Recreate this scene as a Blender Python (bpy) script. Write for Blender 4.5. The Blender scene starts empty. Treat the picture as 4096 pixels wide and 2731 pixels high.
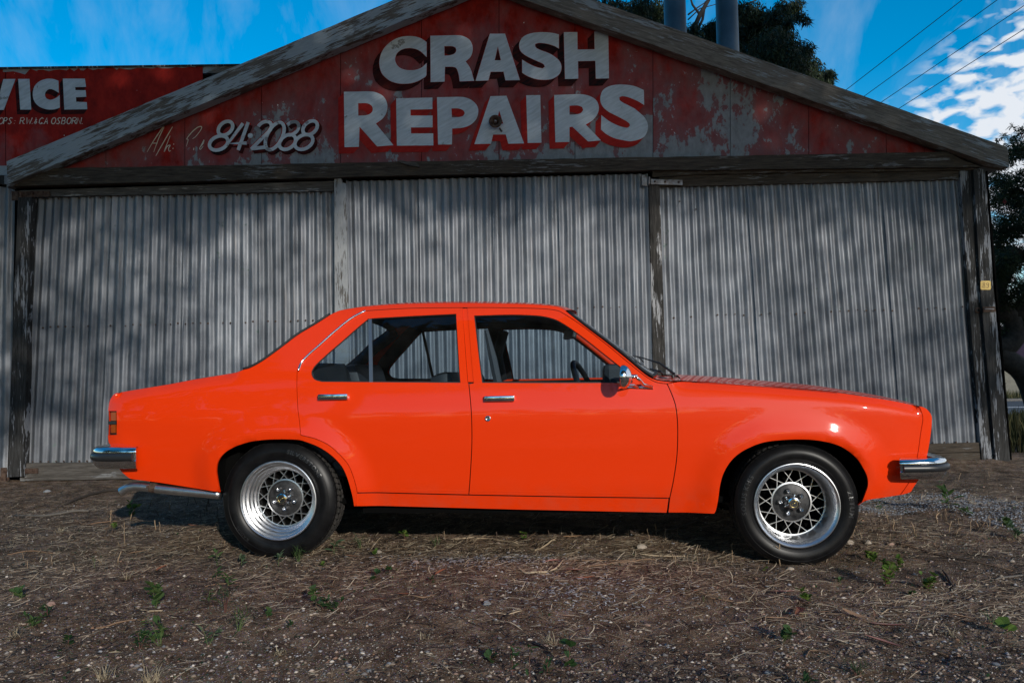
import bpy, bmesh, math, random
import numpy as np
from mathutils import Vector, Matrix
from mathutils.geometry import delaunay_2d_cdt

R = math.radians
random.seed(7)
rng = np.random.default_rng(7)
scene = bpy.context.scene
COL = scene.collection

# ------------------------------------------------------------------ camera
F, CX, CY = 3186.0, 2048.0, 1365.5          # 28 mm lens on 36 mm, measured in photo pixels
TILT = math.atan(129.5 / F)
ROLL = 0.0195
CAMZ = 0.92
CAM = np.array([0.0, 0.0, CAMZ])
fwd = np.array([0, math.cos(TILT), math.sin(TILT)])
r0 = np.array([1.0, 0, 0]); u0 = np.array([0, -math.sin(TILT), math.cos(TILT)])
RT = r0 * math.cos(ROLL) - u0 * math.sin(ROLL)
UP = u0 * math.cos(ROLL) + r0 * math.sin(ROLL)
cd = bpy.data.cameras.new('camera'); cam = bpy.data.objects.new('camera', cd); COL.objects.link(cam)
cd.lens = 28.0; cd.sensor_width = 36.0; cd.clip_start = 0.05; cd.clip_end = 3000
M = Matrix(((RT[0], UP[0], -fwd[0], 0), (RT[1], UP[1], -fwd[1], 0), (RT[2], UP[2], -fwd[2], CAMZ), (0, 0, 0, 1)))
cam.matrix_world = M
scene.camera = cam

# ------------------------------------------------------------------ sun, sky, exposure
SUN_EL = R(18.0)
SUN_AZ = math.atan2(0.42, -1.0)             # from +Y, clockwise: low sun behind the photographer, a little to the right
sund = np.array([math.sin(SUN_AZ) * math.cos(SUN_EL), math.cos(SUN_AZ) * math.cos(SUN_EL), math.sin(SUN_EL)])
sl = bpy.data.lights.new('sun', 'SUN'); so = bpy.data.objects.new('sun', sl); COL.objects.link(so)
sl.energy = 4.8; sl.angle = R(0.45); sl.color = (1.0, 0.945, 0.86)
so.rotation_euler = Vector(sund).to_track_quat('Z', 'Y').to_euler()
so.location = (4, -14, 18)

w = bpy.data.worlds.new('World'); scene.world = w; w.use_nodes = True
nt = w.node_tree; nt.nodes.clear()
def N(t, **k):
    n = nt.nodes.new(t)
    for a, b in k.items():
        if a.startswith('i_'): n.inputs[a[2:].replace('_', ' ')].default_value = b
        else: setattr(n, a, b)
    return n
def L(a, b): nt.links.new(a, b)
out = N('ShaderNodeOutputWorld'); bg = N('ShaderNodeBackground'); bg.inputs[1].default_value = 0.10
sky = N('ShaderNodeTexSky', sky_type='NISHITA', sun_disc=False, sun_elevation=SUN_EL, sun_rotation=SUN_AZ,
        air_density=1.0, dust_density=0.25, ozone_density=2.2, altitude=100)
hs = N('ShaderNodeHueSaturation'); hs.inputs['Hue'].default_value = 0.494; hs.inputs['Saturation'].default_value = 1.55; hs.inputs['Value'].default_value = 2.35
L(sky.outputs[0], hs.inputs['Color'])
tc = N('ShaderNodeTexCoord'); sep = N('ShaderNodeSeparateXYZ'); L(tc.outputs['Generated'], sep.inputs[0])
def math_(op, a, b=None, c=None, clamp=False):
    n = N('ShaderNodeMath', operation=op, use_clamp=clamp)
    for i, v in enumerate((a, b, c)):
        if v is None: continue
        if isinstance(v, (int, float)): n.inputs[i].default_value = v
        else: L(v, n.inputs[i])
    return n.outputs[0]
zz = math_('MAXIMUM', sep.outputs[2], 0.05)
px_ = math_('DIVIDE', sep.outputs[0], zz); py_ = math_('DIVIDE', sep.outputs[1], zz)
cmb = N('ShaderNodeCombineXYZ'); L(px_, cmb.inputs[0]); L(py_, cmb.inputs[1])
def ramp(fac, stops):
    r = N('ShaderNodeValToRGB'); e = r.color_ramp.elements
    e[0].position, e[0].color = stops[0][0], (stops[0][1],) * 3 + (1,)
    e[1].position, e[1].color = stops[-1][0], (stops[-1][1],) * 3 + (1,)
    for p, v in stops[1:-1]:
        x = e.new(p); x.color = (v, v, v, 1)
    L(fac, r.inputs[0]); return r.outputs[0]
# small flocked cloud field low on the right
mp = N('ShaderNodeMapping'); mp.inputs['Rotation'].default_value = (0, 0.42, 0); mp.inputs['Scale'].default_value = (46, 46, 92); L(tc.outputs['Generated'], mp.inputs[0])
n1 = N('ShaderNodeTexNoise'); n1.inputs['Scale'].default_value = 1.0; n1.inputs['Detail'].default_value = 4; n1.inputs['Roughness'].default_value = 0.42; n1.inputs['Distortion'].default_value = 0.3
L(mp.outputs[0], n1.inputs['Vector'])
# which side: right of view, near the horizon
side = ramp(math_('ADD', math_('MULTIPLY', sep.outputs[0], 1.2), math_('MULTIPLY', sep.outputs[2], -1.0)), [(0.19, 0), (0.36, 1)])
flock = math_('ADD', n1.outputs[0], math_('MULTIPLY', side, 0.20))
flock = ramp(flock, [(0.53, 0), (0.72, 1)])
flock = math_('MULTIPLY', flock, ramp(side, [(0.05, 0), (0.45, 1)]))
# thin streaks
mp2 = N('ShaderNodeMapping'); mp2.inputs['Rotation'].default_value = (0, 0.12, 0); mp2.inputs['Scale'].default_value = (7.5, 4, 2.0); L(tc.outputs['Generated'], mp2.inputs[0])
n2 = N('ShaderNodeTexNoise'); n2.inputs['Scale'].default_value = 1.5; n2.inputs['Detail'].default_value = 6; n2.inputs['Roughness'].default_value = 0.62; n2.inputs['Distortion'].default_value = 0.5
L(mp2.outputs[0], n2.inputs['Vector'])
streak = math_('MULTIPLY', ramp(n2.outputs[0], [(0.48, 0), (0.92, 1)]), 0.26)
mx = math_('MAXIMUM', flock, streak, clamp=True)
mixc = N('ShaderNodeMix', data_type='RGBA'); L(mx, mixc.inputs[0]); L(hs.outputs[0], mixc.inputs[6]); mixc.inputs[7].default_value = (11.5, 12.2, 13.2, 1)
L(mixc.outputs[2], bg.inputs[0]); L(bg.outputs[0], out.inputs[0])

vs = scene.view_settings
vs.view_transform = 'Standard'; vs.look = 'None'; vs.exposure = -0.55; vs.gamma = 1.0; vs.use_curve_mapping = False
scene.cycles.max_bounces = 8; scene.cycles.transparent_max_bounces = 16
scene.cycles.use_denoising = True

# ------------------------------------------------------------------ projection helpers (photo pixel -> place)
def ray(px, py):
    px = np.asarray(px, float); py = np.asarray(py, float)
    return fwd + ((px - CX) / F)[..., None] * RT - ((py - CY) / F)[..., None] * UP
def at(px, py, Y):
    r = ray(px, py); return CAM + r * (Y / r[..., 1])[..., None]
def ground_at(px, py, z=0.0):
    r = ray(px, py); return CAM + r * ((z - CAMZ) / r[..., 2])[..., None]

# ------------------------------------------------------------------ object helpers
def tag(o, label=None, cat=None, group=None, kind=None):
    if label: o['label'] = label
    if cat: o['category'] = cat
    if group: o['group'] = group
    if kind: o['kind'] = kind
    return o
def empty(name, loc=(0, 0, 0), rz=0.0, parent=None):
    o = bpy.data.objects.new(name, None); COL.objects.link(o); o.location = loc; o.rotation_euler = (0, 0, rz); o.empty_display_size = 0.2
    o.parent = parent
    return o
def mesh_obj(name, verts, faces, mat, parent=None, smooth=False, loc=(0, 0, 0)):
    me = bpy.data.meshes.new(name)
    me.from_pydata([tuple(map(float, v)) for v in verts], [], [tuple(int(i) for i in f) for f in faces])
    if smooth: me.shade_smooth()
    me.materials.append(mat); me.update()
    o = bpy.data.objects.new(name, me); COL.objects.link(o); o.parent = parent; o.location = loc
    return o
def fast_obj(name, verts, faces, mat, parent=None, smooth=False):
    """numpy verts (n,3), faces (m,k) all the same size"""
    verts = np.ascontiguousarray(verts, dtype=np.float32); faces = np.ascontiguousarray(faces, dtype=np.int32)
    me = bpy.data.meshes.new(name); k = faces.shape[1]
    me.vertices.add(len(verts)); me.vertices.foreach_set('co', verts.ravel())
    me.loops.add(faces.size); me.loops.foreach_set('vertex_index', faces.ravel())
    me.polygons.add(len(faces)); me.polygons.foreach_set('loop_start', np.arange(0, faces.size, k, dtype=np.int32))
    me.update(calc_edges=True); me.validate()
    if smooth: me.shade_smooth()
    me.materials.append(mat)
    o = bpy.data.objects.new(name, me); COL.objects.link(o); o.parent = parent
    return o
class MB:
    def __init__(s): s.v = []; s.f = []
    def add(s, vs_, fs_):
        b = len(s.v); s.v += [tuple(map(float, p)) for p in vs_]; s.f += [tuple(b + i for i in f) for f in fs_]
    def box(s, c, d, rot=None, bev=0.0):
        bm = bmesh.new(); bmesh.ops.create_cube(bm, size=1.0)
        for v in bm.verts: v.co = Vector((v.co.x * d[0], v.co.y * d[1], v.co.z * d[2]))
        if bev: bmesh.ops.bevel(bm, geom=list(bm.edges), offset=bev, segments=2, affect='EDGES', profile=0.6)
        m = rot or Matrix.Identity(3)
        bm.verts.index_update()
        s.add([(m @ v.co) + Vector(c) for v in bm.verts], [[v.index for v in f.verts] for f in bm.faces]); bm.free()
    def tube(s, path, r, n=8, cap=True):
        P = [Vector(map(float, p)) for p in path]; rr = r if hasattr(r, '__len__') else [r] * len(P)
        b = len(s.v); up = None
        for i, p in enumerate(P):
            t = (P[min(i + 1, len(P) - 1)] - P[max(i - 1, 0)]).normalized()
            if up is None: up = Vector((0, 0, 1)) if abs(t.z) < 0.9 else Vector((1, 0, 0))
            x = t.cross(up).normalized(); y = x.cross(t).normalized(); up = y
            for k in range(n):
                a = 2 * math.pi * k / n; s.v.append(tuple(p + (x * math.cos(a) + y * math.sin(a)) * rr[i]))
        for i in range(len(P) - 1):
            for k in range(n):
                k2 = (k + 1) % n; s.f.append((b + i * n + k, b + i * n + k2, b + (i + 1) * n + k2, b + (i + 1) * n + k))
        if cap:
            s.f.append(tuple(b + k for k in range(n))[::-1]); s.f.append(tuple(b + (len(P) - 1) * n + k for k in range(n)))
    def lathe(s, prof, n=32, c=(0, 0, 0), axis=1, close=False):
        """profile of (radius, along); revolved about local axis (0 x, 1 y, 2 z)"""
        b = len(s.v)
        for (r, a) in prof:
            for k in range(n):
                t = 2 * math.pi * k / n; p = [0, 0, 0]; p[axis] = a; p[(axis + 1) % 3] = r * math.cos(t); p[(axis + 2) % 3] = r * math.sin(t)
                s.v.append((p[0] + c[0], p[1] + c[1], p[2] + c[2]))
        m = len(prof)
        for i in range(m if close else m - 1):
            j = (i + 1) % m
            for k in range(n):
                k2 = (k + 1) % n; s.f.append((b + i * n + k, b + i * n + k2, b + j * n + k2, b + j * n + k))
    def prism(s, poly, d):
        """poly: 3D points of a flat convex-ish outline, d: extrusion vector"""
        b = len(s.v); n = len(poly); d = np.asarray(d, float)
        s.v += [tuple(map(float, p)) for p in poly] + [tuple(map(float, np.asarray(p) + d)) for p in poly]
        s.f.append(tuple(range(b, b + n))); s.f.append(tuple(range(b + 2 * n - 1, b + n - 1, -1)))
        for i in range(n):
            j = (i + 1) % n; s.f.append((b + i, b + n + i, b + n + j, b + j))
    def build(s, name, mat, parent=None, smooth=False, loc=(0, 0, 0)):
        o = mesh_obj(name, s.v, s.f, mat, parent, smooth, loc); return o
def autosmooth(o, ang=35):
    me = o.data; me.shade_smooth()
    bm = bmesh.new(); bm.from_mesh(me)
    for e in bm.edges:
        if len(e.link_faces) == 2 and e.calc_face_angle(0) > R(ang): e.smooth = False
        elif len(e.link_faces) != 2: e.smooth = False
    bm.to_mesh(me); bm.free()
    return o

# ---- 2D region tools
def crom(P, n=6):
    P = np.asarray(P, float)
    if len(P) < 3: return P
    Q = np.vstack([2 * P[0] - P[1], P, 2 * P[-1] - P[-2]]); o = []
    for i in range(1, len(Q) - 2):
        a, b, c, d = Q[i - 1:i + 3]
        for k in range(n):
            t = k / n; o.append(0.5 * ((2 * b) + (c - a) * t + (2 * a - 5 * b + 4 * c - d) * t * t + (3 * b - a - 3 * c + d) * t ** 3))
    o.append(P[-1]); return np.array(o)
def joinseg(*segs):
    o = []
    for s_ in segs:
        s_ = np.asarray(s_, float)
        for p in s_:
            if not o or np.hypot(*(p - o[-1])) > 1e-6: o.append(p)
    if np.hypot(*(o[0] - o[-1])) < 1e-6: o.pop()
    return np.array(o)
def resample(P, d, closed=True):
    P = np.asarray(P, float); o = []; n = len(P)
    for i in range(n if closed else n - 1):
        a, b = P[i], P[(i + 1) % n]; m = max(1, int(math.ceil(np.hypot(*(b - a)) / d)))
        for k in range(m): o.append(a + (b - a) * k / m)
    if not closed: o.append(P[-1])
    return np.array(o)
def inside(pts, loops):
    pts = np.asarray(pts, float); r = np.zeros(len(pts), bool)
    for lp in loops:
        a = lp; b = np.roll(lp, -1, axis=0)
        for (x1, y1), (x2, y2) in zip(a, b):
            if y1 == y2: continue
            c = (pts[:, 1] > min(y1, y2)) & (pts[:, 1] <= max(y1, y2))
            if not c.any(): continue
            xi = x1 + (pts[:, 1] - y1) * (x2 - x1) / (y2 - y1)
            r ^= c & (pts[:, 0] < xi)
    return r
def dist_poly(pts, line, closed=False):
    pts = np.asarray(pts, float); d = np.full(len(pts), 1e9)
    L2 = np.asarray(line, float); n = len(L2)
    for i in range(n if closed else n - 1):
        a, b = L2[i], L2[(i + 1) % n]; ab = b - a; q = (ab @ ab) or 1e-12
        t = np.clip(((pts - a) @ ab) / q, 0, 1); d = np.minimum(d, np.hypot(*(pts - (a + t[:, None] * ab)).T))
    return d
def tri_region(loops, grid, edge=None):
    """constrained triangulation of an outline with holes plus an inner point lattice -> (pts, tris)"""
    loops = [resample(l, edge or grid) for l in loops]
    allp = np.vstack(loops); edges = []; b = 0
    for l in loops:
        n = len(l); edges += [(b + i, b + (i + 1) % n) for i in range(n)]; b += n
    mn, mx_ = loops[0].min(0), loops[0].max(0)
    gx, gy = np.meshgrid(np.arange(mn[0] + grid * .5, mx_[0], grid), np.arange(mn[1] + grid * .5, mx_[1], grid))
    g = np.column_stack([gx.ravel(), gy.ravel()]); g = g[inside(g, loops)] if len(g) else g
    if len(g):
        dm = np.full(len(g), 1e9)
        for l in loops: dm = np.minimum(dm, dist_poly(g, l, True))
        g = g[dm > grid * .45]; allp = np.vstack([allp, g])
    v, e, f, *_ = delaunay_2d_cdt([Vector(p) for p in allp], edges, [], 0, 1e-7)
    v = np.array([(p.x, p.y) for p in v]); f = np.array([t for t in f if len(t) == 3])
    cen = v[f].mean(1); e1 = v[f[:, 1]] - v[f[:, 0]]; e2 = v[f[:, 2]] - v[f[:, 0]]; ar = np.abs(e1[:, 0] * e2[:, 1] - e1[:, 1] * e2[:, 0]); sp_ = np.ptp(v[f], axis=1).max(1); f = f[inside(cen, loops) & (ar > .02 * sp_ * sp_ * (1 if grid < 1 else 0))]
    return v, f, loops
def inset(poly, d):
    """shrink a closed polygon by d (works for either orientation)"""
    P = np.asarray(poly, float); n = len(P)
    area = 0.5 * np.sum(P[:, 0] * np.roll(P[:, 1], -1) - np.roll(P[:, 0], -1) * P[:, 1]); sg = 1 if area > 0 else -1
    o = []
    for i in range(n):
        a, b, c = P[i - 1], P[i], P[(i + 1) % n]
        e1 = (b - a) / (np.hypot(*(b - a)) + 1e-12); e2 = (c - b) / (np.hypot(*(c - b)) + 1e-12)
        n1 = np.array([-e1[1], e1[0]]) * sg; n2 = np.array([-e2[1], e2[0]]) * sg
        m = n1 + n2; l = m @ m
        m = m * (2 / max(l, .8)) * .5 * 1.0
        o.append(b + m * d)
    return np.array(o)
def vnoise(x, y, s, seed=0):
    """smooth lattice noise, -1..1"""
    r = np.random.default_rng(seed); T = r.uniform(-1, 1, (256, 256))
    x = np.asarray(x) / s + 1000.3; y = np.asarray(y) / s + 1000.7
    i = np.floor(x).astype(int); j = np.floor(y).astype(int); fx = x - i; fy = y - j
    fx = fx * fx * (3 - 2 * fx); fy = fy * fy * (3 - 2 * fy)
    g = lambda a, b: T[a % 256, b % 256]
    return (g(i, j) * (1 - fx) + g(i + 1, j) * fx) * (1 - fy) + (g(i, j + 1) * (1 - fx) + g(i + 1, j + 1) * fx) * fy
def sstep(t):
    t = np.clip(t, 0, 1); return t * t * (3 - 2 * t)

# ------------------------------------------------------------------ materials
def newmat(name):
    m = bpy.data.materials.new(name); m.use_nodes = True
    b = m.node_tree.nodes['Principled BSDF']; return m, m.node_tree, b
class G:
    """tiny node-graph helper"""
    def __init__(s, t): s.t = t
    def n(s, ty, **k):
        x = s.t.nodes.new(ty)
        for a, b in k.items(): setattr(x, a, b)
        return x
    def l(s, a, b): s.t.links.new(a, b)
    def coord(s, rot=(0, 0, 0), scale=(1, 1, 1), loc=(0, 0, 0), which='Object'):
        c = s.n('ShaderNodeTexCoord'); m = s.n('ShaderNodeMapping'); m.inputs['Rotation'].default_value = rot; m.inputs['Scale'].default_value = scale; m.inputs['Location'].default_value = loc
        if which != 'Object' and any(rot): pass
        s.l(c.outputs[which], m.inputs[0]); return m.outputs[0]
    def rotscale(s, rot, scale, loc=(0, 0, 0)):
        c = s.n('ShaderNodeTexCoord'); v = s.n('ShaderNodeVectorRotate', rotation_type='EULER_XYZ'); v.inputs['Rotation'].default_value = rot; s.l(c.outputs['Object'], v.inputs['Vector'])
        m = s.n('ShaderNodeMapping'); m.inputs['Scale'].default_value = scale; m.inputs['Location'].default_value = loc; s.l(v.outputs[0], m.inputs[0]); return m.outputs[0]
    def noise(s, vec, scale, detail=5, rough=.6, dist=0.0):
        x = s.n('ShaderNodeTexNoise'); x.inputs['Scale'].default_value = scale; x.inputs['Detail'].default_value = detail; x.inputs['Roughness'].default_value = rough; x.inputs['Distortion'].default_value = dist
        if vec is not None: s.l(vec, x.inputs['Vector'])
        return x.outputs[0]
    def ramp(s, fac, stops, interp='LINEAR'):
        r = s.n('ShaderNodeValToRGB'); r.color_ramp.interpolation = interp; e = r.color_ramp.elements
        def c4(c): return (c, c, c, 1) if isinstance(c, (int, float)) else tuple(c) + (1,)
        e[0].position, e[0].color = stops[0][0], c4(stops[0][1]); e[1].position, e[1].color = stops[-1][0], c4(stops[-1][1])
        for p, c in stops[1:-1]:
            q = e.new(p); q.color = c4(c)
        s.l(fac, r.inputs[0]); return r.outputs[0]
    def mix(s, f, a, b, blend='MIX'):
        x = s.n('ShaderNodeMix', data_type='RGBA', blend_type=blend)
        for i, v in ((0, f), (6, a), (7, b)):
            if isinstance(v, (int, float)): x.inputs[i].default_value = v if i == 0 else (v, v, v, 1)
            elif isinstance(v, tuple): x.inputs[i].default_value = v + (1,)
            else: s.l(v, x.inputs[i])
        return x.outputs[2]
    def m(s, op, a, b=None, clamp=False):
        x = s.n('ShaderNodeMath', operation=op, use_clamp=clamp)
        for i, v in enumerate((a, b)):
            if v is None: continue
            if isinstance(v, (int, float)): x.inputs[i].default_value = v
            else: s.l(v, x.inputs[i])
        return x.outputs[0]
    def bump(s, h, strength, dist, bsdf):
        x = s.n('ShaderNodeBump'); x.inputs['Strength'].default_value = strength; x.inputs['Distance'].default_value = dist; s.l(h, x.inputs['Height']); s.l(x.outputs[0], bsdf.inputs['Normal'])
def simple(name, col, rough=.5, metal=0.0, spec=.5, coat=0.0):
    m, t, b = newmat(name); b.inputs['Base Color'].default_value = tuple(col) + (1,); b.inputs['Roughness'].default_value = rough; b.inputs['Metallic'].default_value = metal
    b.inputs['Specular IOR Level'].default_value = spec; b.inputs['Coat Weight'].default_value = coat; return m
def mottled(name, c1, c2, scale=30, rough=.8, bumpd=.002, metal=0.0, detail=6):
    m, t, b = newmat(name); g = G(t); v = g.coord(); n = g.noise(v, scale, detail)
    g.l(g.ramp(n, [(.35, c1), (.65, c2)]), b.inputs['Base Color']); b.inputs['Roughness'].default_value = rough; b.inputs['Metallic'].default_value = metal
    if bumpd: g.bump(n, .6, bumpd, b)
    return m
def island(name, cols, rough=.85, bump=0.0, trans=0.0):
    """colour varies per loose piece"""
    m, t, b = newmat(name); g = G(t); ge = g.n('ShaderNodeNewGeometry'); k = len(cols)
    c = g.ramp(ge.outputs['Random Per Island'], [(i / (k - 1), c_) for i, c_ in enumerate(cols)])
    n = g.noise(g.coord(), 60, 3); c2 = g.mix(.35, c, g.ramp(n, [(.3, .35), (.7, 1.0)]), 'MULTIPLY')
    g.l(c2, b.inputs['Base Color']); b.inputs['Roughness'].default_value = rough; b.inputs['Specular IOR Level'].default_value = .3
    if trans:
        tr = g.n('ShaderNodeBsdfTranslucent'); g.l(c, tr.inputs[0]); mx2 = g.n('ShaderNodeMixShader'); mx2.inputs[0].default_value = trans
        o = t.nodes['Material Output']; g.l(b.outputs[0], mx2.inputs[1]); g.l(tr.outputs[0], mx2.inputs[2]); g.l(mx2.outputs[0], o.inputs[0])
    return m
def wood(name, dark, light, paint, amount, angle=0.0, vertical=False, seedx=0.0):
    """weathered timber with flaking paint; grain runs along x (turned by angle in the wall plane) or along z"""
    m, t, b = newmat(name); g = G(t)
    a = angle + (math.pi / 2 if vertical else 0)
    v = g.rotscale((0, a, 0), (4.5, 12, 52), (seedx, 0, 0)); v2 = g.rotscale((0, a, 0), (2.2, 5, 13), (seedx, 0, 0)); v3 = g.rotscale((0, a, 0), (11, 30, 150), (seedx, 0, 0))
    gr = g.noise(v, 1.0, 8, .65, .4); fine = g.noise(v3, 1.0, 4, .6)
    base = g.ramp(g.m('ADD', g.m('MULTIPLY', gr, .65), g.m('MULTIPLY', fine, .35)), [(.36, dark), (.5, tuple((d + l) / 2 for d, l in zip(dark, light))), (.64, light)])
    blot = g.noise(v2, .9, 3, .5); pm = g.m('ADD', g.m('MULTIPLY', gr, .45), g.m('MULTIPLY', blot, .55))
    mask = g.ramp(g.m('ADD', pm, g.m('MULTIPLY', g.m('SUBTRACT', fine, .3), .35)), [(.68 - amount * .25, 0), (.695 - amount * .25, 1)])
    pc = g.mix(.5, paint, g.ramp(fine, [(.3, .6), (.7, 1)]), 'MULTIPLY')
    g.l(g.mix(mask, base, pc), b.inputs['Base Color']); b.inputs['Roughness'].default_value = .85; b.inputs['Specular IOR Level'].default_value = .2
    g.bump(g.m('ADD', g.m('MULTIPLY', mask, .6), g.m('MULTIPLY', g.m('ADD', gr, fine), .6)), .8, .004, b)
    return m

PAINT, t_, b_ = newmat('orange_car_paint')
b_.inputs['Base Color'].default_value = (.75, .037, .0008, 1); b_.inputs['Roughness'].default_value = .45; b_.inputs['Coat Weight'].default_value = .85; b_.inputs['Coat Roughness'].default_value = .035
b_.inputs['Specular IOR Level'].default_value = .12
g_ = G(t_); nn = g_.noise(g_.coord(), 9, 2); g_.bump(nn, .12, .002, b_)
_tc = g_.n('ShaderNodeTexCoord'); _sx = g_.n('ShaderNodeSeparateXYZ'); g_.l(_tc.outputs['Object'], _sx.inputs[0])
_low = g_.ramp(_sx.outputs[2], [(.20, 1), (.42, 0)]); _du = g_.m('MULTIPLY', _low, g_.ramp(g_.noise(g_.coord(), 6, 6, .7), [(.42, 0), (.75, .30)]))
g_.l(g_.mix(_du, (.75, .037, .0008), (.20, .12, .08)), b_.inputs['Base Color']); g_.l(g_.m('SUBTRACT', .65, g_.m('MULTIPLY', _du, 1.6), True), b_.inputs['Coat Weight'])
g_.l(g_.ramp(g_.noise(g_.coord(), 3.5, 5, .65), [(.4, .02), (.75, .07)]), b_.inputs['Coat Roughness'])
CHROME = simple('chrome', (.78, .79, .81), .12, 1.0)
ALLOY, t_, b_ = newmat('polished_alloy'); b_.inputs['Metallic'].default_value = 1.0; g_ = G(t_)
g_.l(g_.ramp(g_.noise(g_.coord(), 25, 5), [(.3, (.60, .61, .63)), (.7, (.80, .81, .83))]), b_.inputs['Base Color']); b_.inputs['Roughness'].default_value = .34
ALLOY_DARK = mottled('dark_alloy_casting', (.012, .012, .013), (.05, .05, .052), 40, .5, .0008, .4)
RUBBER = mottled('tyre_rubber', (.0035, .0035, .004), (.008, .008, .009), 18, .38, 0)
RUBBER.node_tree.nodes['Principled BSDF'].inputs['Specular IOR Level'].default_value = .22
TREAD = mottled('tyre_tread', (.014, .013, .012), (.045, .04, .036), 22, .85, .001)
LETTER_RUBBER = simple('tyre_lettering', (.020, .021, .023), .36)
BLACK = simple('black_trim', (.010, .010, .011), .45)
SEAL = simple('black_rubber_seal', (.008, .008, .009), .6)
BUMPRUB = simple('bumper_rubber', (.018, .02, .023), .38)
VINYL = simple('dark_vinyl', (.018, .022, .028), .5)
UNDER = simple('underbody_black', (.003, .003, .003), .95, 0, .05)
LINER = simple('headliner', (.012, .014, .017), .8)
AMBER = simple('amber_lens', (.32, .055, .003), .3, 0, .5)
REDLENS = simple('red_lens', (.4, .01, .008), .2)
SILVER = simple('brushed_aluminium_trim', (.5, .5, .5), .35, 1.0)
GOLD = simple('brass_badge', (.55, .42, .16), .3, 1.0)
GLASS, t_, b_ = newmat('car_glass'); g_ = G(t_); t_.nodes.remove(b_)
tr = g_.n('ShaderNodeBsdfTransparent'); tr.inputs[0].default_value = (.74, .84, .90, 1); gl = g_.n('ShaderNodeBsdfGlossy'); gl.inputs['Roughness'].default_value = .01; gl.inputs[0].default_value = (.9, .95, 1, 1)
fr = g_.n('ShaderNodeFresnel'); fr.inputs[0].default_value = 1.45
ms = g_.n('ShaderNodeMixShader'); g_.l(fr.outputs[0], ms.inputs[0]); g_.l(tr.outputs[0], ms.inputs[1]); g_.l(gl.outputs[0], ms.inputs[2]); df = g_.n('ShaderNodeBsdfDiffuse'); df.inputs[0].default_value = (.5, .48, .44, 1); m2_ = g_.n('ShaderNodeMixShader'); g_.l(g_.ramp(g_.noise(g_.coord(), 7, 6, .7), [(.35, .001), (.7, .014)]), m2_.inputs[0]); g_.l(ms.outputs[0], m2_.inputs[1]); g_.l(df.outputs[0], m2_.inputs[2])
g_.l(m2_.outputs[0], t_.nodes['Material Output'].inputs[0])

# galvanised corrugated iron
IRON, t_, b_ = newmat('galvanised_iron'); g_ = G(t_)
vb = g_.coord(scale=(1, 1, .35)); vs1 = g_.coord(scale=(6, 6, .5)); sp = g_.noise(g_.coord(), 5.5, 6, .65)
blot = g_.noise(vb, 1.4, 6, .6); strk = g_.noise(vs1, 3.0, 5, .6)
mixv = g_.m('ADD', g_.m('MULTIPLY', blot, .45), g_.m('ADD', g_.m('MULTIPLY', strk, .3), g_.m('MULTIPLY', sp, .25)))
icol = g_.ramp(mixv, [(.33, (.075, .082, .096)), (.5, (.180, .192, .215)), (.68, (.34, .355, .385))])
oi = g_.n('ShaderNodeObjectInfo'); icol = g_.mix(1.0, icol, g_.ramp(oi.outputs['Random'], [(0, .80), (1, 1.06)]), 'MULTIPLY')
run = g_.ramp(g_.m('MULTIPLY', g_.ramp(g_.noise(g_.coord(scale=(14, 14, .7)), 1.5, 4, .6), [(.55, 0), (.72, 1)]), g_.ramp(blot, [(.45, 0), (.6, 1)])), [(0, 0), (1, .55)])
icol = g_.mix(run, icol, (.13, .095, .07))
fl = g_.noise(g_.coord(), 11, 7, .7); lm = g_.ramp(g_.m('MULTIPLY', g_.ramp(fl, [(.60, 0), (.64, 1)]), g_.ramp(g_.noise(vb, 2.2, 3), [(.56, 0), (.62, 1)])), [(.2, 0), (.8, 1)])
g_.l(g_.mix(lm, icol, (.11, .15, .14)), b_.inputs['Base Color']); b_.inputs['Metallic'].default_value = .45
g_.l(g_.ramp(sp, [(.3, .42), (.7, .62)]), b_.inputs['Roughness']); g_.bump(g_.m('ADD', blot, g_.m('MULTIPLY', sp, .3)), .5, .006, b_)

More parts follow.
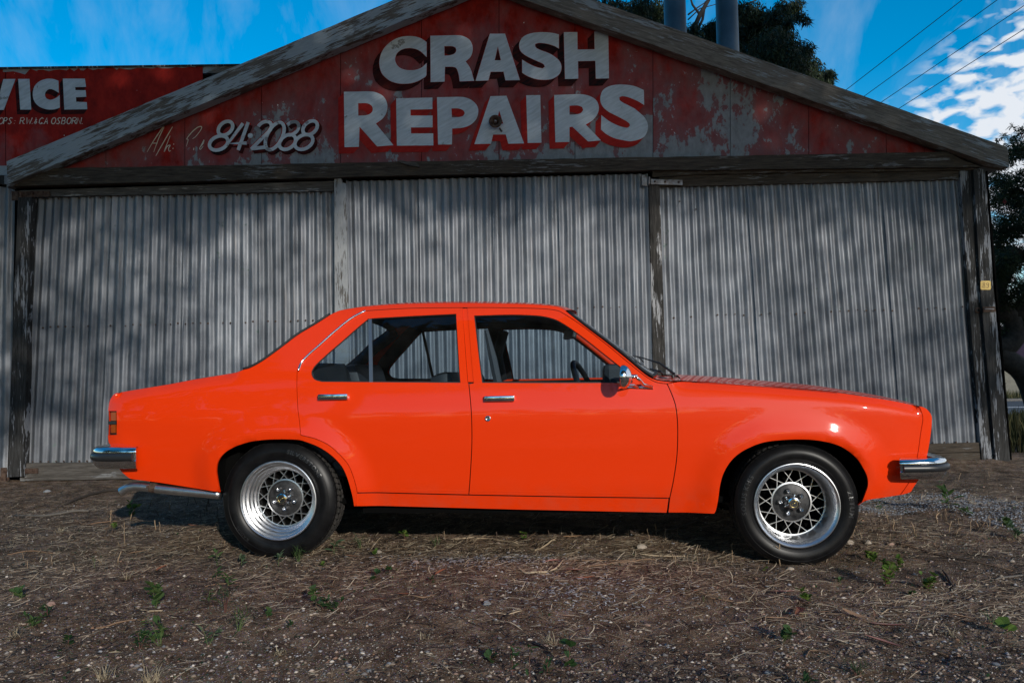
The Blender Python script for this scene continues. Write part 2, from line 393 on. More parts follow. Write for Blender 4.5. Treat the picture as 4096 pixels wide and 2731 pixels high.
# red painted sheet, worn back to grey
def redsheet(name, wear, seedx=0.0):
    m, t, b = newmat(name); g = G(t)
    c = g.coord(loc=(seedx, 0, 0)); cs = g.coord(scale=(2.1, 2, 1.25), loc=(seedx, 0, 0)); tcx = g.n('ShaderNodeTexCoord'); sx = g.n('ShaderNodeSeparateXYZ'); g.l(tcx.outputs['Object'], sx.inputs[0])
    big = g.noise(c, .85, 4, .55); med = g.noise(cs, 1.5, 8, .68, .3); fine = g.noise(cs, 7.0, 6, .7)
    soft = g.m('ADD', g.m('MULTIPLY', big, .45), g.m('MULTIPLY', med, .55))
    # worn more low on the gable and away from its edges
    low = g.m('MULTIPLY', g.m('SUBTRACT', 4.25, sx.outputs[2]), .11)
    f = g.m('ADD', g.m('ADD', soft, low), wear); f = g.m('SUBTRACT', f, g.ramp(g.m('ABSOLUTE', g.m('MULTIPLY', sx.outputs[0], .2)), [(.50, 0), (.78, .14)]))
    red = g.ramp(g.m('ADD', g.m('MULTIPLY', fine, .6), g.m('MULTIPLY', med, .4)), [(.3, (.12, .006, .004)), (.55, (.31, .014, .008)), (.75, (.43, .026, .012))])
    haze_ = g.ramp(f, [(.46, 0), (.64, .74)]); grey = g.ramp(fine, [(.3, (.14, .15, .16)), (.7, (.25, .265, .285))])
    c1 = g.mix(haze_, red, (.15, .11, .12))
    hard = g.ramp(g.m('ADD', f, g.m('MULTIPLY', fine, .34)), [(.80, 0), (.812, 1)])
    c2 = g.mix(hard, c1, grey)
    flk = g.ramp(g.m('MULTIPLY', g.ramp(g.noise(c, 26, 5, .6), [(.66, 0), (.68, 1)]), g.ramp(g.noise(c, 2.1, 3), [(.55, 0), (.62, 1)])), [(.3, 0), (.6, 1)])
    c3 = g.mix(flk, c2, (.62, .63, .62))
    g.l(c3, b.inputs['Base Color']); b.inputs['Roughness'].default_value = .68; b.inputs['Specular IOR Level'].default_value = .14
    g.bump(g.m('ADD', g.m('MULTIPLY', hard, -.6), g.m('MULTIPLY', fine, .4)), .7, .003, b); return m
RED = redsheet('worn_red_sheet', 0.0); RED_L = redsheet('red_sign_sheet', -.17, 3.0); RED_R = redsheet('worn_red_sheet_pale', .025, 7.0)
def lettermat(name, col, col2, peel=.0):
    m, t, b = newmat(name); g = G(t); v = g.coord(scale=(1, 1, 1)); v2 = g.rotscale((0, .5, 0), (3, 3, 22)); n = g.noise(v, 3, 6, .6); s_ = g.noise(v2, 2.0, 4, .6)
    c = g.mix(g.ramp(g.m('ADD', g.m('MULTIPLY', n, .4), g.m('MULTIPLY', s_, .6)), [(.38, 1), (.6, 0)]), col, col2)
    pe = g.ramp(g.m('MULTIPLY', g.ramp(g.noise(v, 4.2, 7, .7), [(.64 - peel, 0), (.65 - peel, 1)]), 1.0), [(.2, 0), (.8, 1)])
    g.l(g.mix(pe, c, (.23, .24, .25)), b.inputs['Base Color']); b.inputs['Roughness'].default_value = .65; b.inputs['Specular IOR Level'].default_value = .12; g.bump(g.m('ADD', s_, n), .35, .002, b); return m
WHITE_L = lettermat('sign_white', (.53, .59, .64), (.38, .43, .47), .0); WHITE_P = lettermat('sign_white_peeling', (.53, .59, .64), (.38, .43, .47), .07)
SHADE_D = lettermat('sign_shade_black', (.004, .003, .004), (.07, .006, .004), -.1); SHADE_R = lettermat('sign_shade_red', (.27, .012, .010), (.40, .022, .016), -.03)
CREAM = simple('sign_cream', (.64, .59, .49), .6)
W_BARGE_L = wood('barge_timber_left', (.06, .052, .045), (.20, .18, .16), (.30, .35, .385), .56, angle=R(22.8)); W_BARGE_R = wood('barge_timber_right', (.07, .06, .05), (.22, .20, .175), (.28, .31, .33), .22, angle=R(-19.6), seedx=4)
W_BEAM = wood('beam_timber', (.018, .015, .012), (.085, .068, .052), (.17, .17, .17), .04, seedx=2)
W_RAIL = wood('rail_timber', (.035, .032, .03), (.13, .125, .12), (.3, .3, .3), .1, seedx=9)
W_POSTW = wood('post_pale', (.07, .065, .06), (.17, .16, .15), (.30, .31, .32), .62, vertical=True); W_POSTD = wood('post_dark', (.012, .011, .010), (.07, .065, .06), (.34, .34, .35), .22, vertical=True, seedx=5)
W_POSTM = wood('post_mid', (.012, .011, .010), (.05, .05, .05), (.22, .23, .25), .26, vertical=True, seedx=8)
W_BOARD = wood('board_timber', (.035, .031, .027), (.11, .10, .09), (.2, .2, .2), .0, seedx=12)
RUST = mottled('rusty_iron', (.035, .016, .010), (.11, .07, .05), 30, .8, .001, .3); HINGE = mottled('grey_hinge', (.10, .07, .055), (.34, .35, .37), 14, .6, .0005, .4)
# ------------------------------------------------------------------ ground
def gz(x, y):
    x = np.asarray(x, float); y = np.asarray(y, float)
    near = 1 - sstep((np.abs(y) - 30) / 40)
    z = .028 * vnoise(x, y, 1.1, 1) + .016 * vnoise(x, y, .37, 2) + .008 * vnoise(x, y, .13, 3) + .004 * vnoise(x, y, .05, 4)
    calm = np.minimum(1, np.minimum(np.hypot(x + 1.42, y - 4.2), np.hypot(x - 1.42, y - 3.95)) / .7)
    z = z * (.25 + .75 * calm) * near - .012
    wheel2 = np.exp(-((x - 1.42) ** 2 + (y - 3.95) ** 2) / .4); z = z - .012 * wheel2
    z = z + .07 * sstep((y - 6.9) / .8) * sstep((9 - y) / 1.2) * 0.5 * sstep((x - 2.0) / 1.2)
    return z - 1.25 * sstep((y - 9.5) / 20)
def axis(a, b, step, far, k=1.16):
    c = list(np.arange(a, b + 1e-9, step)); s = step
    while c[-1] < far: s *= k; c.append(c[-1] + s)
    s = step
    while c[0] > -far: s *= k; c.insert(0, c[0] - s)
    return np.array(c)
X, Y = np.meshgrid(axis(-4.9, 5.6, .021, 900), axis(1.9, 8.0, .021, 900)); Z = gz(X, Y); ny, nx = X.shape
idx = np.arange(nx * ny).reshape(ny, nx)
GM, t_, b_ = newmat('dirt_and_gravel'); g = G(t_); c = g.coord()
big = g.noise(c, 1.1, 5, .6); fine = g.noise(c, 55, 8, .75); med = g.noise(c, 9, 6, .65)
dirt = g.ramp(g.m('ADD', g.m('MULTIPLY', med, .5), g.m('MULTIPLY', fine, .5)), [(.38, (.022, .014, .009)), (.5, (.14, .088, .053)), (.64, (.34, .24, .165))])
vo = g.n('ShaderNodeTexVoronoi'); vo.inputs['Scale'].default_value = 95; g.l(c, vo.inputs['Vector'])
pebc = g.mix(.8, vo.outputs['Color'], (.22, .20, .19)); peb = g.ramp(vo.outputs['Distance'], [(.25, 1), (.42, 0)])
sx = g.n('ShaderNodeSeparateXYZ'); g.l(c, sx.inputs[0])
gravel_strip = g.m('MULTIPLY', g.ramp(g.m('ADD', sx.outputs[0], g.m('MULTIPLY', big, .9)), [(.3, 0), (.3, 0)]) if False else g.m('SUBTRACT', g.m('ADD', g.m('MULTIPLY', sx.outputs[0], .5), g.m('MULTIPLY', big, 1.2)), 1.9), 1.0, True)
pm = g.m('MULTIPLY', peb, g.ramp(g.m('ADD', g.m('MULTIPLY', big, .5), g.m('MULTIPLY', med, .5)), [(.38, .15), (.62, .85)]))
g.l(g.mix(pm, dirt, pebc), b_.inputs['Base Color']); b_.inputs['Roughness'].default_value = .95; b_.inputs['Specular IOR Level'].default_value = .15
g.bump(g.m('ADD', g.m('MULTIPLY', fine, .8), g.m('MULTIPLY', peb, .35)), 1.0, .012, b_)
gr_ = fast_obj('ground', np.column_stack([X.ravel(), Y.ravel(), Z.ravel()]),
               np.column_stack([idx[:-1, :-1].ravel(), idx[:-1, 1:].ravel(), idx[1:, 1:].ravel(), idx[1:, :-1].ravel()]), GM, smooth=True)
tag(gr_, 'brown dirt ground with gravel and litter', None, None, 'structure')

# ------------------------------------------------------------------ the shed
YW = 7.60
shed = empty('shed', at(2048, 1880, YW)); shed.location = (0, YW, 0)
tag(shed, 'old timber and corrugated iron workshop with red CRASH REPAIRS gable', 'shed')
SH = np.array([0, YW, 0])
def wpt(px, py, Y=YW): return at(px, py, Y) - SH
def board(name, poly, Y0, th, mat, parent=shed, bev=0.0, wob=0.0):
    """timber: outline in photo pixels on the plane y=Y0, th thick towards the shed"""
    P = [wpt(a, b, Y0) for a, b in poly]; m = MB()
    if wob:
        # long edges get small nicks
        Q = []
        n = len(P)
        for i in range(n):
            a, b = P[i], P[(i + 1) % n]; ln = np.linalg.norm(b - a); k = max(1, int(ln / .12))
            for j in range(k):
                q = a + (b - a) * j / k
                if j: q = q + np.array([0, 0, 1]) * rng.normal(0, wob)
                Q.append(q)
        P = Q
    m.prism(P, (0, th, 0)); return m.build(name, mat, parent)
# gable sheets
def line_y(p, q, x): return p[1] + (q[1] - p[1]) * (x - p[0]) / (q[0] - p[0])
def gable_top(x):
    return line_y((30, 738), (1400, 173), x) - 22 if x < 1925 else line_y((2500, 132), (3959, 651), x) - 22
def beam_top(x): return line_y((214, 673), (3789, 607), x)
seams = [100, 423, 739, 1046, 1362, 1686, 1996, 2300, 2612, 2921, 3235, 3545, 3699, 3960]
for i in range(len(seams) - 1):
    a, b = seams[i] + 1.2, seams[i + 1] - 1.2
    xs = [a] + ([1925] if a < 1925 < b else []) + [b]
    poly = [(x, beam_top(x) + 20) for x in (a, b)] + [(x, min(gable_top(x), beam_top(x) + 15)) for x in xs[::-1]]
    P = [wpt(x, y, YW) for x, y in poly]; m = MB(); m.prism(P, (0, .006, 0))
    o = m.build('gable_sheet', RED_R if i in (8, 9, 10) else RED, shed)
    if i in (8, 9, 10): o['label'] = 'gable sheet worn back to bare grey metal'
m = MB(); m.prism([wpt(60, 720, YW + .03), wpt(4000, 640, YW + .03), wpt(1925, -130, YW + .03)], (0, .02, 0)); m.build('gable_lining', UNDER, shed)
# barge boards
board('barge_board', [(30, 738), (26, 646), (1940, -152), (1940, -52)], YW - .16, .13, W_BARGE_L, wob=.0016)
board('barge_board', [(1940, -56), (1940, -154), (2500, 45), (4030, 589), (4037, 670), (3959, 652)], YW - .163, .13, W_BARGE_R, wob=.0016)
# fascia strip under the left barge (pale lower edge)
board('beam', [(51, 745), (120, 706), (214, 673), (3789, 607), (3850, 640), (3925, 668), (2600, 681), (1385, 708)], YW - .10, .10, W_BEAM, wob=.002)
board('beam_shadow_strip', [(1385, 706), (2600, 680), (2600, 694), (1385, 722)], YW - .045, .04, UNDER)  # black strip standing in for the shadow under the beam
board('lintel_batten', [(2610, 684), (3925, 668), (3925, 680), (2900, 695), (2610, 708)], YW - .06, .05, W_BEAM, wob=.0022)
m = MB()   # split broken timber
m.prism([wpt(*p, YW - .125) for p in [(1590, 640), (1668, 652), (1680, 668), (1640, 662), (1600, 650)]], (0, .02, 0)); m.build('timber_splinter', W_BOARD, shed)
# posts
board('post', [(72, 790), (126, 788), (92, 1905), (28, 1908)], YW - .075, .09, W_POSTM, wob=.001)
board('post', [(1337, 716), (1364, 714), (1368, 732), (1384, 733), (1393, 1225), (1400, 1900), (1341, 1900)], YW - .07, .09, W_POSTW, wob=.001)
board('post', [(2596, 712), (2638, 716), (2648, 1020), (2664, 1490), (2674, 1880), (2618, 1880), (2608, 1300)], YW - .05, .09, W_POSTD, wob=.001)
board('post', [(3839, 684), (3891, 682), (3918, 1150), (3973, 1842), (3928, 1842), (3880, 1250)], YW - .05, .09, W_POSTM, wob=.001)
board('post', [(3894, 678), (3942, 677), (3974, 1150), (4044, 1872), (3985, 1852), (3925, 1200)], YW - .085, .10, W_POSTW if False else W_POSTM, wob=.001)
board('post_edge', [(3943, 684), (3950, 684), (4051, 1872), (4046, 1872)], YW - .03, .3, UNDER)
# corrugated doors
def bil(q, u, v):  # q: TL TR BR BL
    q = [np.array(p, float) for p in q]; return (q[0] * (1 - u)[:, None] + q[1] * u[:, None]) * (1 - v)[:, None] + (q[3] * (1 - u)[:, None] + q[2] * u[:, None]) * v[:, None]
def corrugated(quad, Y0, parent, pitch=.0775, amp=.0125, seed=0, bias=0.0):
    P = [wpt(a, b, Y0) for a, b in quad]; width = np.linalg.norm(P[1] - P[0]); n = max(1, round(width / pitch)); nu = n * 10 + 1; nv = 26
    U, V = np.meshgrid(np.linspace(0, 1, nu), np.linspace(0, 1, nv)); u, v = U.ravel(), V.ravel()
    q = bil(P, u, v); r_ = np.random.default_rng(seed)
    ph = np.cos((u + .012 * vnoise(u * 3, v * 0, .5, seed + 40) * u * (1 - u) * 4) * n * 2 * np.pi)
    ampv = amp * (1 + .12 * vnoise(u * 5, v * 2, .5, seed + 3))
    y = -ampv * ph - np.where(v < .001, .0, 0)
    dent = .009 * vnoise(u * width, v * 2.2, .35, seed + 5) +   .005 * vnoise(u * width, v * 2.2, .12, seed + 7)
    y = y * (1 - .25 * np.clip(dent / .006, 0, 1)) + dent * .6 + bias
    q[:, 1] += y; q[:, 2] += np.where(v < .001, .006 * ph * .4, 0)
    q[:, 0] += .003 * vnoise(u * 4, v * 3, .4, seed + 9)
    ii = np.arange(nu * nv).reshape(nv, nu)
    return fast_obj('corrugated_sheet', q, np.column_stack([ii[:-1, :-1].ravel(), ii[:-1, 1:].ravel(), ii[1:, 1:].ravel(), ii[1:, :-1].ravel()]), IRON, parent, True)
def screws(parent, pts, Y0, r=.009):
    m = MB()
    for (a, b) in pts:
        p = wpt(a, b, Y0); k = r * random.uniform(.75, 1.15)
        m.lathe([(k, .0), (k, -.002), (k * .6, -.0035), (k * .55, -.006), (0.0001, -.007)], 8, tuple(p), 1)
    o = m.build('screw_heads', RUST, parent); o['kind'] = 'stuff'; return o
def door(name, seq_top, seq_bot, ty, by, Y0, seed, rail=None, rail_mat=W_RAIL, bottom=None, row=None, hinge=None, label=None):
    d = empty(name, (0, 0, 0), 0, shed)
    if label: d['label'] = label
    n = len(seq_top) - 1
    for i in range(n):
        a0, a1 = seq_top[i], seq_top[i + 1]; b0, b1 = seq_bot[i], seq_bot[i + 1]
        corrugated([(a0 - 3, ty(a0)), (a1 + 3, ty(a1)), (b1 + 3, by(b1)), (b0 - 3, by(b0))], Y0 - .005 * (i % 2) - .001 * i, d, seed=seed + i)
    return d
dl = door('left_door_leaf' if False else 'door', [128, 454, 745, 1040, 1334], [72, 410, 725, 1045, 1346], lambda x: line_y((128, 790), (1334, 765), x), lambda x: line_y((72, 1853), (1346, 1838), x), YW + .015, 20, label='left hinged door of dark corrugated sheets')
m = MB(); m.prism([wpt(*p, YW - .03) for p in [(77, 762), (1336, 724), (1336, 764), (77, 789)]], (0, .03, 0)); m.build('rail', W_RAIL, dl)
m = MB(); m.prism([wpt(*p, YW - .03) for p in [(80, 1852), (1348, 1838), (1348, 1898), (80, 1923)]], (0, .03, 0)); m.build('bottom_board', W_BOARD, dl)
m = MB(); m.prism([wpt(60, 735, YW + .06), wpt(1400, 700, YW + .06), wpt(1400, 1900, YW + .06), wpt(40, 1925, YW + .06)], (0, .02, 0)); m.build('backing', UNDER, dl)
def hinge(parent, quad, Y0, mat, plate=None):
    h = empty('strap_hinge', (0, 0, 0), 0, parent); m = MB(); m.prism([wpt(*p, Y0) for p in quad], (0, .012, 0)); s_ = m.build('strap', mat, h)
    if plate:
        m = MB(); m.prism([wpt(*p, Y0 - .004) for p in plate], (0, .014, 0)); x0 = plate[1][0] + 8; a = wpt(x0, plate[0][1] + 6, Y0 - .012); b = wpt(x0, plate[2][1] - 4, Y0 - .012); m.tube([a, b], .011, 10)
        m.build('plate', mat, h)
    for t in (.12, .45, .88):
        m = MB()
        a = np.array(quad[0], float) * (1 - t) + np.array(quad[1], float) * t; b = np.array(quad[3], float) * (1 - t) + np.array(quad[2], float) * t; c_ = a * .55 + b * .45
        m.lathe([(.011, 0), (.011, -.004), (.006, -.009), (.0001, -.010)], 10, tuple(wpt(c_[0], c_[1], Y0)), 1); m.build('bolt', RUST, h)
    return h
screws(dl, [(x, line_y((100, 1313), (1330, 1277), x) + random.uniform(-3, 3)) for x in np.arange(112, 1330, 30) if random.random() < .62] + [(x, line_y((128, 797), (1334, 772), x)) for x in np.arange(150, 1330, 42)] + [(x, line_y((80, 1846), (1346, 1832), x)) for x in np.arange(100, 450, 31)], YW - .002)
hinge(dl, [(76, 766), (198, 764), (198, 787), (76, 789)], YW - .05, RUST, [(46, 764), (74, 764), (74, 800), (46, 802)])
hinge(dl, [(20, 1876), (150, 1872), (150, 1892), (20, 1896)], YW - .05, RUST, [(2, 1870), (24, 1870), (22, 1925), (0, 1925)])
dc = door('door', [1389, 1678, 1973, 2235, 2586], [1412, 1700, 1990, 2262, 2618], lambda x: line_y((1389, 692), (2586, 682), x), lambda x: line_y((1400, 1870), (2618, 1862), x), YW - .02, 40, label='middle door of pale corrugated sheets, tallest of the three')
m = MB(); m.prism([wpt(*p, YW + .06) for p in [(1350, 690), (2640, 660), (2660, 1900), (1350, 1910)]], (0, .02, 0)); m.build('backing', UNDER, dc)
m = MB(); m.prism([wpt(*p, YW - .025) for p in [(1384, 735), (1394, 735), (1398, 1022), (1388, 1024)]], (0, .01, 0)); m.build('edge_flashing', IRON, dc)
screws(dc, [(x, line_y((1400, 704), (2580, 692), x)) for x in np.arange(1428, 2580, 33) if random.random() < .8] + [(x, line_y((1400, 1245), (2606, 1226), x) + random.uniform(-3, 3)) for x in np.arange(1420, 2600, 33) if random.random() < .8], YW - .034)
drr = door('door', [2640, 2990, 3242, 3528, 3838], [2672, 3060, 3330, 3610, 3926], lambda x: line_y((2640, 748), (3838, 718), x), lambda x: line_y((2672, 1800), (3926, 1770), x), YW + .004, 60, label='right hinged door of grey corrugated sheets beside the number plate')
m = MB(); m.prism([wpt(*p, YW - .035) for p in [(2636, 705), (2760, 702), (3836, 683), (3836, 718), (2636, 748)]], (0, .03, 0)); m.build('rail', W_BEAM, drr)
for q in ([(2680, 1802), (3928, 1769), (3932, 1806), (2680, 1838)], [(2680, 1840), (3932, 1808), (3936, 1842), (2680, 1872)]):
    m = MB(); m.prism([wpt(*p, YW - .035) for p in q], (0, .03, 0)); m.build('bottom_board', W_BEAM, drr)
m = MB(); m.prism([wpt(*p, YW + .06) for p in [(2630, 690), (3900, 660), (3990, 1850), (2650, 1900)]], (0, .02, 0)); m.build('backing', UNDER, drr)
screws(drr, [(x, line_y((2650, 1270), (3880, 1228), x) + random.uniform(-4, 4)) for x in np.arange(2660, 3880, 35) if random.random() < .75] + [(x, line_y((3600, 1772), (3925, 1766), x)) for x in np.arange(3640, 3925, 46)] + [(2750, 738), (2718, 806), (2784, 837)], YW - .012)
hinge(drr, [(2604, 717), (2730, 720), (2730, 740), (2604, 737)], YW - .07, HINGE, [(2568, 702), (2588, 702), (2588, 744), (2567, 743)])
# hasp and staple, yellow number plate
h = empty('hasp', (0, 0, 0), 0, shed)
m = MB(); m.prism([wpt(*p, YW - .10) for p in [(3932, 1227), (3980, 1226), (3984, 1246), (3934, 1248)]], (0, .012, 0)); m.build('plate', RUST, h)
m = MB(); m.tube([wpt(3938 + 38 * t, 1236, YW - .105) for t in (0, .3, .6, 1)], .006, 8); m.build('bolt', HINGE, h)
m = MB(); m.lathe([(.028, 0), (.028, -.006), (.018, -.012), (.014, -.004)], 14, tuple(wpt(3911, 1241, YW - .052)), 1); m.build('keyhole_cover', RUST, h)
plate = empty('number_plate', (0, 0, 0), 0, shed)
YEL = mottled('yellow_enamel', (.40, .25, .03), (.52, .34, .05), 40, .45, .0003)
cx_, cy_ = 3943, 1141
def rrect(cx, cy, hx, hy, r, n=4):
    o = []
    for (sx_, sy_, a0) in ((1, -1, -90), (1, 1, 0), (-1, 1, 90), (-1, -1, 180)):
        for k in range(n + 1):
            a = R(a0 + 90 * k / n); o.append((cx + sx_ * (hx - r) + r * math.cos(a), cy + sy_ * (hy - r) + r * math.sin(a)))
    return o
m = MB(); m.prism([wpt(*p, YW - .092) for p in rrect(cx_, cy_, 20.5, 18, 6)], (0, .004, 0)); m.build('plate', YEL, plate)
DIG = simple('stamped_digit', (.10, .06, .012), .7)
def stroke(m, pts, wd, Y0, Z=.002, taper=False):
    """flat brush stroke in the wall plane, pts in photo px"""
    pts = np.asarray(pts, float); P = []
    n = len(pts)
    for i in range(n):
        t = pts[min(i + 1, n - 1)] - pts[max(i - 1, 0)]; t /= np.hypot(*t) + 1e-9; nrm = np.array([-t[1], t[0]]); w_ = wd * (1 if not taper else (.45 + .55 * math.sin(math.pi * min(1, max(0, (i + .5) / n)))))
        P.append((pts[i] + nrm * w_ / 2, pts[i] - nrm * w_ / 2))
    b = len(m.v)
    for a, c_ in P: m.v.append(tuple(wpt(a[0], a[1], Y0))); m.v.append(tuple(wpt(c_[0], c_[1], Y0)))
    for i in range(n - 1): m.f.append((b + 2 * i, b + 2 * i + 1, b + 2 * i + 3, b + 2 * i + 2))
def arc(cx, cy, rx, ry, a0, a1, n=14): return [(cx + rx * math.cos(R(a0 + (a1 - a0) * k / n)), cy - ry * math.sin(R(a0 + (a1 - a0) * k / n))) for k in range(n + 1)]
m = MB(); stroke(m, arc(cx_ - 7, cy_ - 6.5, 4, 4.2, 0, 360), 1.6, YW - .0935); stroke(m, arc(cx_ - 7, cy_ + 4.5, 4.4, 5, 0, 360), 1.6, YW - .0937); m.build('digit', DIG, plate)
m = MB(); stroke(m, arc(cx_ + 7, cy_ - 6, 4, 4.6, 0, 360), 1.6, YW - .0935); stroke(m, [(cx_ + 11, cy_ - 6), (cx_ + 11.5, cy_ + 4)] + arc(cx_ + 7, cy_ + 4.5, 4.4, 5, 0, -150), 1.6, YW - .0937); m.build('digit', DIG, plate)
# rusty round light fitting over the lettering
lf = empty('light_fitting', (0, 0, 0), 0, shed); p = tuple(wpt(1982, 494, YW - .004))
m = MB(); m.lathe([(.030, .0), (.030, -.05), (.061, -.055), (.063, -.062), (.058, -.066), (.036, -.060), (.032, -.035), (.0001, -.035)], 28, p, 1); m.build('housing', RUST, lf, True)
m = MB(); m.lathe([(.012, -.03), (.012, -.075), (.007, -.085), (.0001, -.087)], 10, p, 1); m.build('bolt', HINGE, lf)
m = MB(); m.tube([wpt(1998, 512, YW - .03), wpt(2004, 522, YW - .03), wpt(2007, 527, YW - .03)], [.008, .008, .011], 8); m.build('cable_stub', RUST, lf)

# roof and side walls so the shed is a building
apx = wpt(1940, -140, YW); lf_ = wpt(40, 742, YW); rt_ = wpt(4010, 660, YW)
ROOFM = mottled('roof_iron', (.16, .16, .165), (.3, .3, .31), 6, .6, .003, .3)
for a, b in ((lf_, apx), (apx, rt_)):
    m = MB(); m.prism([a + (0, -.05, 0), b + (0, -.05, 0), b + (0, -.05, -.03), a + (0, -.05, -.03)], (0, 9.0, 0)); m.build('roof_slope', ROOFM, shed)
for xl, ztop in ((wpt(60, 1300)[0], lf_[2] - .05), (wpt(3970, 1300)[0], rt_[2] - .05)):
    m = MB(); m.box((xl, 4.6, ztop / 2 - .1), (.05, 8.7, ztop + .2)); m.build('side_wall', ROOFM, shed)
m = MB(); m.box((0, 8.9, 1.4), (9.2, .05, 3.0)); m.build('back_wall', ROOFM, shed)
pe_ = MB(); pe_.prism([wpt(3945, 640, YW + .1), wpt(3985, 640, YW + .1), wpt(4080, 1885, YW + .1), wpt(4046, 1885, YW + .1)], (0, .04, 0))

# ------------------------------------------------------------------ sign lettering
def c2(pts, s=.5952, o=(1300, 0)): return np.array([(a * s + o[0], b * s + o[1]) for a, b in pts])
def smooth_closed(P, corner=50, n=4):
    """round a traced outline except at sharp corners"""
    P = np.asarray(P, float); k = len(P); isc = []
    for i in range(k):
        a = P[i] - P[i - 1]; b = P[(i + 1) % k] - P[i]; ang = abs(math.degrees(math.atan2(a[0] * b[1] - a[1] * b[0], a @ b)))
        isc.append(ang > corner)
    out = []
    for i in range(k):
        p0, p1, p2, p3 = P[i - 1], P[i], P[(i + 1) % k], P[(i + 2) % k]
        if isc[i] : p0 = 2 * p1 - p2
        if isc[(i + 1) % k]: p3 = 2 * p2 - p1
        if np.hypot(*(p2 - p1)) > 45 or (isc[i] and isc[(i + 1) % k]): out.append(p1); continue
        for j in range(n):
            t = j / n; out.append(.5 * ((2 * p1) + (p2 - p0) * t + (2 * p0 - 5 * p1 + 4 * p2 - p3) * t * t + (3 * p1 - p0 - 3 * p2 + p3) * t ** 3))
    return np.array(out)
def letter(parent, loops, Y0, mat, name='letter', smooth=True):
    loops = [smooth_closed(l) if smooth else np.asarray(l) for l in loops]
    v, f, _ = tri_region(loops, 1e4, 1e4); P = wpt(v[:, 0], v[:, 1], Y0)
    b = len(P); return mesh_obj(name, P, f, mat, parent), loops
def drop_shade(parent, loops, off, Y0, mat, name='letter_shade'):
    off = np.array(off, float); quads = []; segs = []
    for l in loops:
        for i in range(len(l)):
            a, b = l[i], l[(i + 1) % len(l)]; quads.append([a, b, b + off, a + off])
    pts = []; edges = []
    for q in quads:
        k = len(pts); pts += q; edges += [(k, k + 1), (k + 1, k + 2), (k + 2, k + 3), (k + 3, k)]
    v, e, f, *_ = delaunay_2d_cdt([Vector(p) for p in pts], edges, [], 0, 1e-3)
    v = np.array([(p.x, p.y) for p in v]); f = np.array([t for t in f if len(t) == 3]); cen = v[f].mean(1)
    keep = np.zeros(len(cen), bool)
    for q in quads:
        q = np.array(q); s_ = []
        for i in range(4):
            a, b = q[i], q[(i + 1) % 4]; s_.append((b[0] - a[0]) * (cen[:, 1] - a[1]) - (b[1] - a[1]) * (cen[:, 0] - a[0]))
        s_ = np.array(s_); keep |= (s_ > 0).all(0) | (s_ < 0).all(0)
    f = f[keep]
    if len(f): return mesh_obj(name, wpt(v[:, 0], v[:, 1], Y0), f, mat, parent)
LET = {
 'C1': [[(683,285),(650,262),(610,248),(560,244),(510,250),(460,270),(415,305),(385,345),(368,395),(366,440),(380,490),(410,525),(450,550),(500,563),(560,563),(610,552),(650,532),(682,505),(683,425),(650,455),(610,470),(570,473),(530,468),(495,450),(475,420),(472,390),(485,358),(515,335),(555,325),(600,328),(640,345),(683,385)]],
 'R1': [[(708,242),(880,238),(930,245),(970,268),(990,305),(992,345),(978,385),(945,415),(968,445),(985,480),(995,520),(1003,545),(905,548),(900,510),(888,470),(868,452),(806,450),(804,550),(710,553)], [(802,312),(855,312),(878,322),(882,342),(870,362),(840,373),(803,376)]],
 'A1': [[(1108,228),(1210,228),(1310,540),(1213,541),(1200,483),(1113,484),(1098,542),(1012,545)], [(1162,312),(1182,407),(1140,407)]],
 'S1': [[(1572,233),(1572,328),(1540,310),(1490,295),(1440,290),(1412,298),(1415,318),(1440,335),(1510,362),(1560,395),(1585,430),(1588,470),(1570,505),(1530,530),(1480,538),(1420,533),(1360,512),(1325,490),(1325,402),(1370,430),(1420,452),(1462,462),(1478,450),(1465,430),(1410,405),(1350,375),(1315,345),(1305,310),(1315,270),(1345,240),(1400,222),(1470,218),(1530,223)]],
 'H1': [[(1605,218),(1696,217),(1697,335),(1812,333),(1810,213),(1903,212),(1909,528),(1820,530),(1817,410),(1700,413),(1703,530),(1613,532)]],
 'R2': [[(127,618),(290,615),(350,625),(395,652),(418,700),(415,750),(390,795),(342,832),(460,977),(350,985),(232,852),(228,988),(131,990)], [(223,695),(280,695),(312,710),(321,738),(308,762),(275,776),(223,778)]],
 'E2': [[(478,662),(722,657),(722,735),(575,738),(575,778),(723,778),(723,857),(577,858),(578,898),(727,898),(728,978),(483,980)]],
 'P2': [[(752,655),(890,652),(955,660),(1005,690),(1030,735),(1022,790),(985,835),(930,858),(855,865),(853,972),(760,973)], [(850,730),(895,730),(928,742),(940,762),(925,782),(890,789),(852,789)]],
 'A2': [[(1112,648),(1220,645),(1338,965),(1232,967),(1215,905),(1130,905),(1115,967),(1004,970)], [(1171,745),(1198,832),(1148,832)]],
 'I2': [[(1352,642),(1447,640),(1455,960),(1362,962)]],
 'R3': [[(1540,640),(1690,634),(1765,642),(1818,670),(1840,715),(1832,765),(1800,808),(1752,838),(1855,945),(1768,952),(1662,852),(1643,855),(1643,955),(1548,957)], [(1643,712),(1695,710),(1728,720),(1736,740),(1720,760),(1690,770),(1643,772)]],
 'S2': [[(2143,607),(2145,707),(2100,680),(2040,655),(2000,648),(1978,655),(1980,675),(2010,695),(2080,730),(2140,780),(2168,830),(2168,875),(2145,920),(2100,942),(2040,950),(1960,935),(1895,905),(1855,872),(1857,775),(1910,815),(1970,845),(2028,860),(2050,845),(2040,825),(1990,795),(1910,755),(1865,715),(1850,670),(1860,620),(1890,590),(1940,573),(2010,570),(2080,580)]],
}
YL = YW - .010
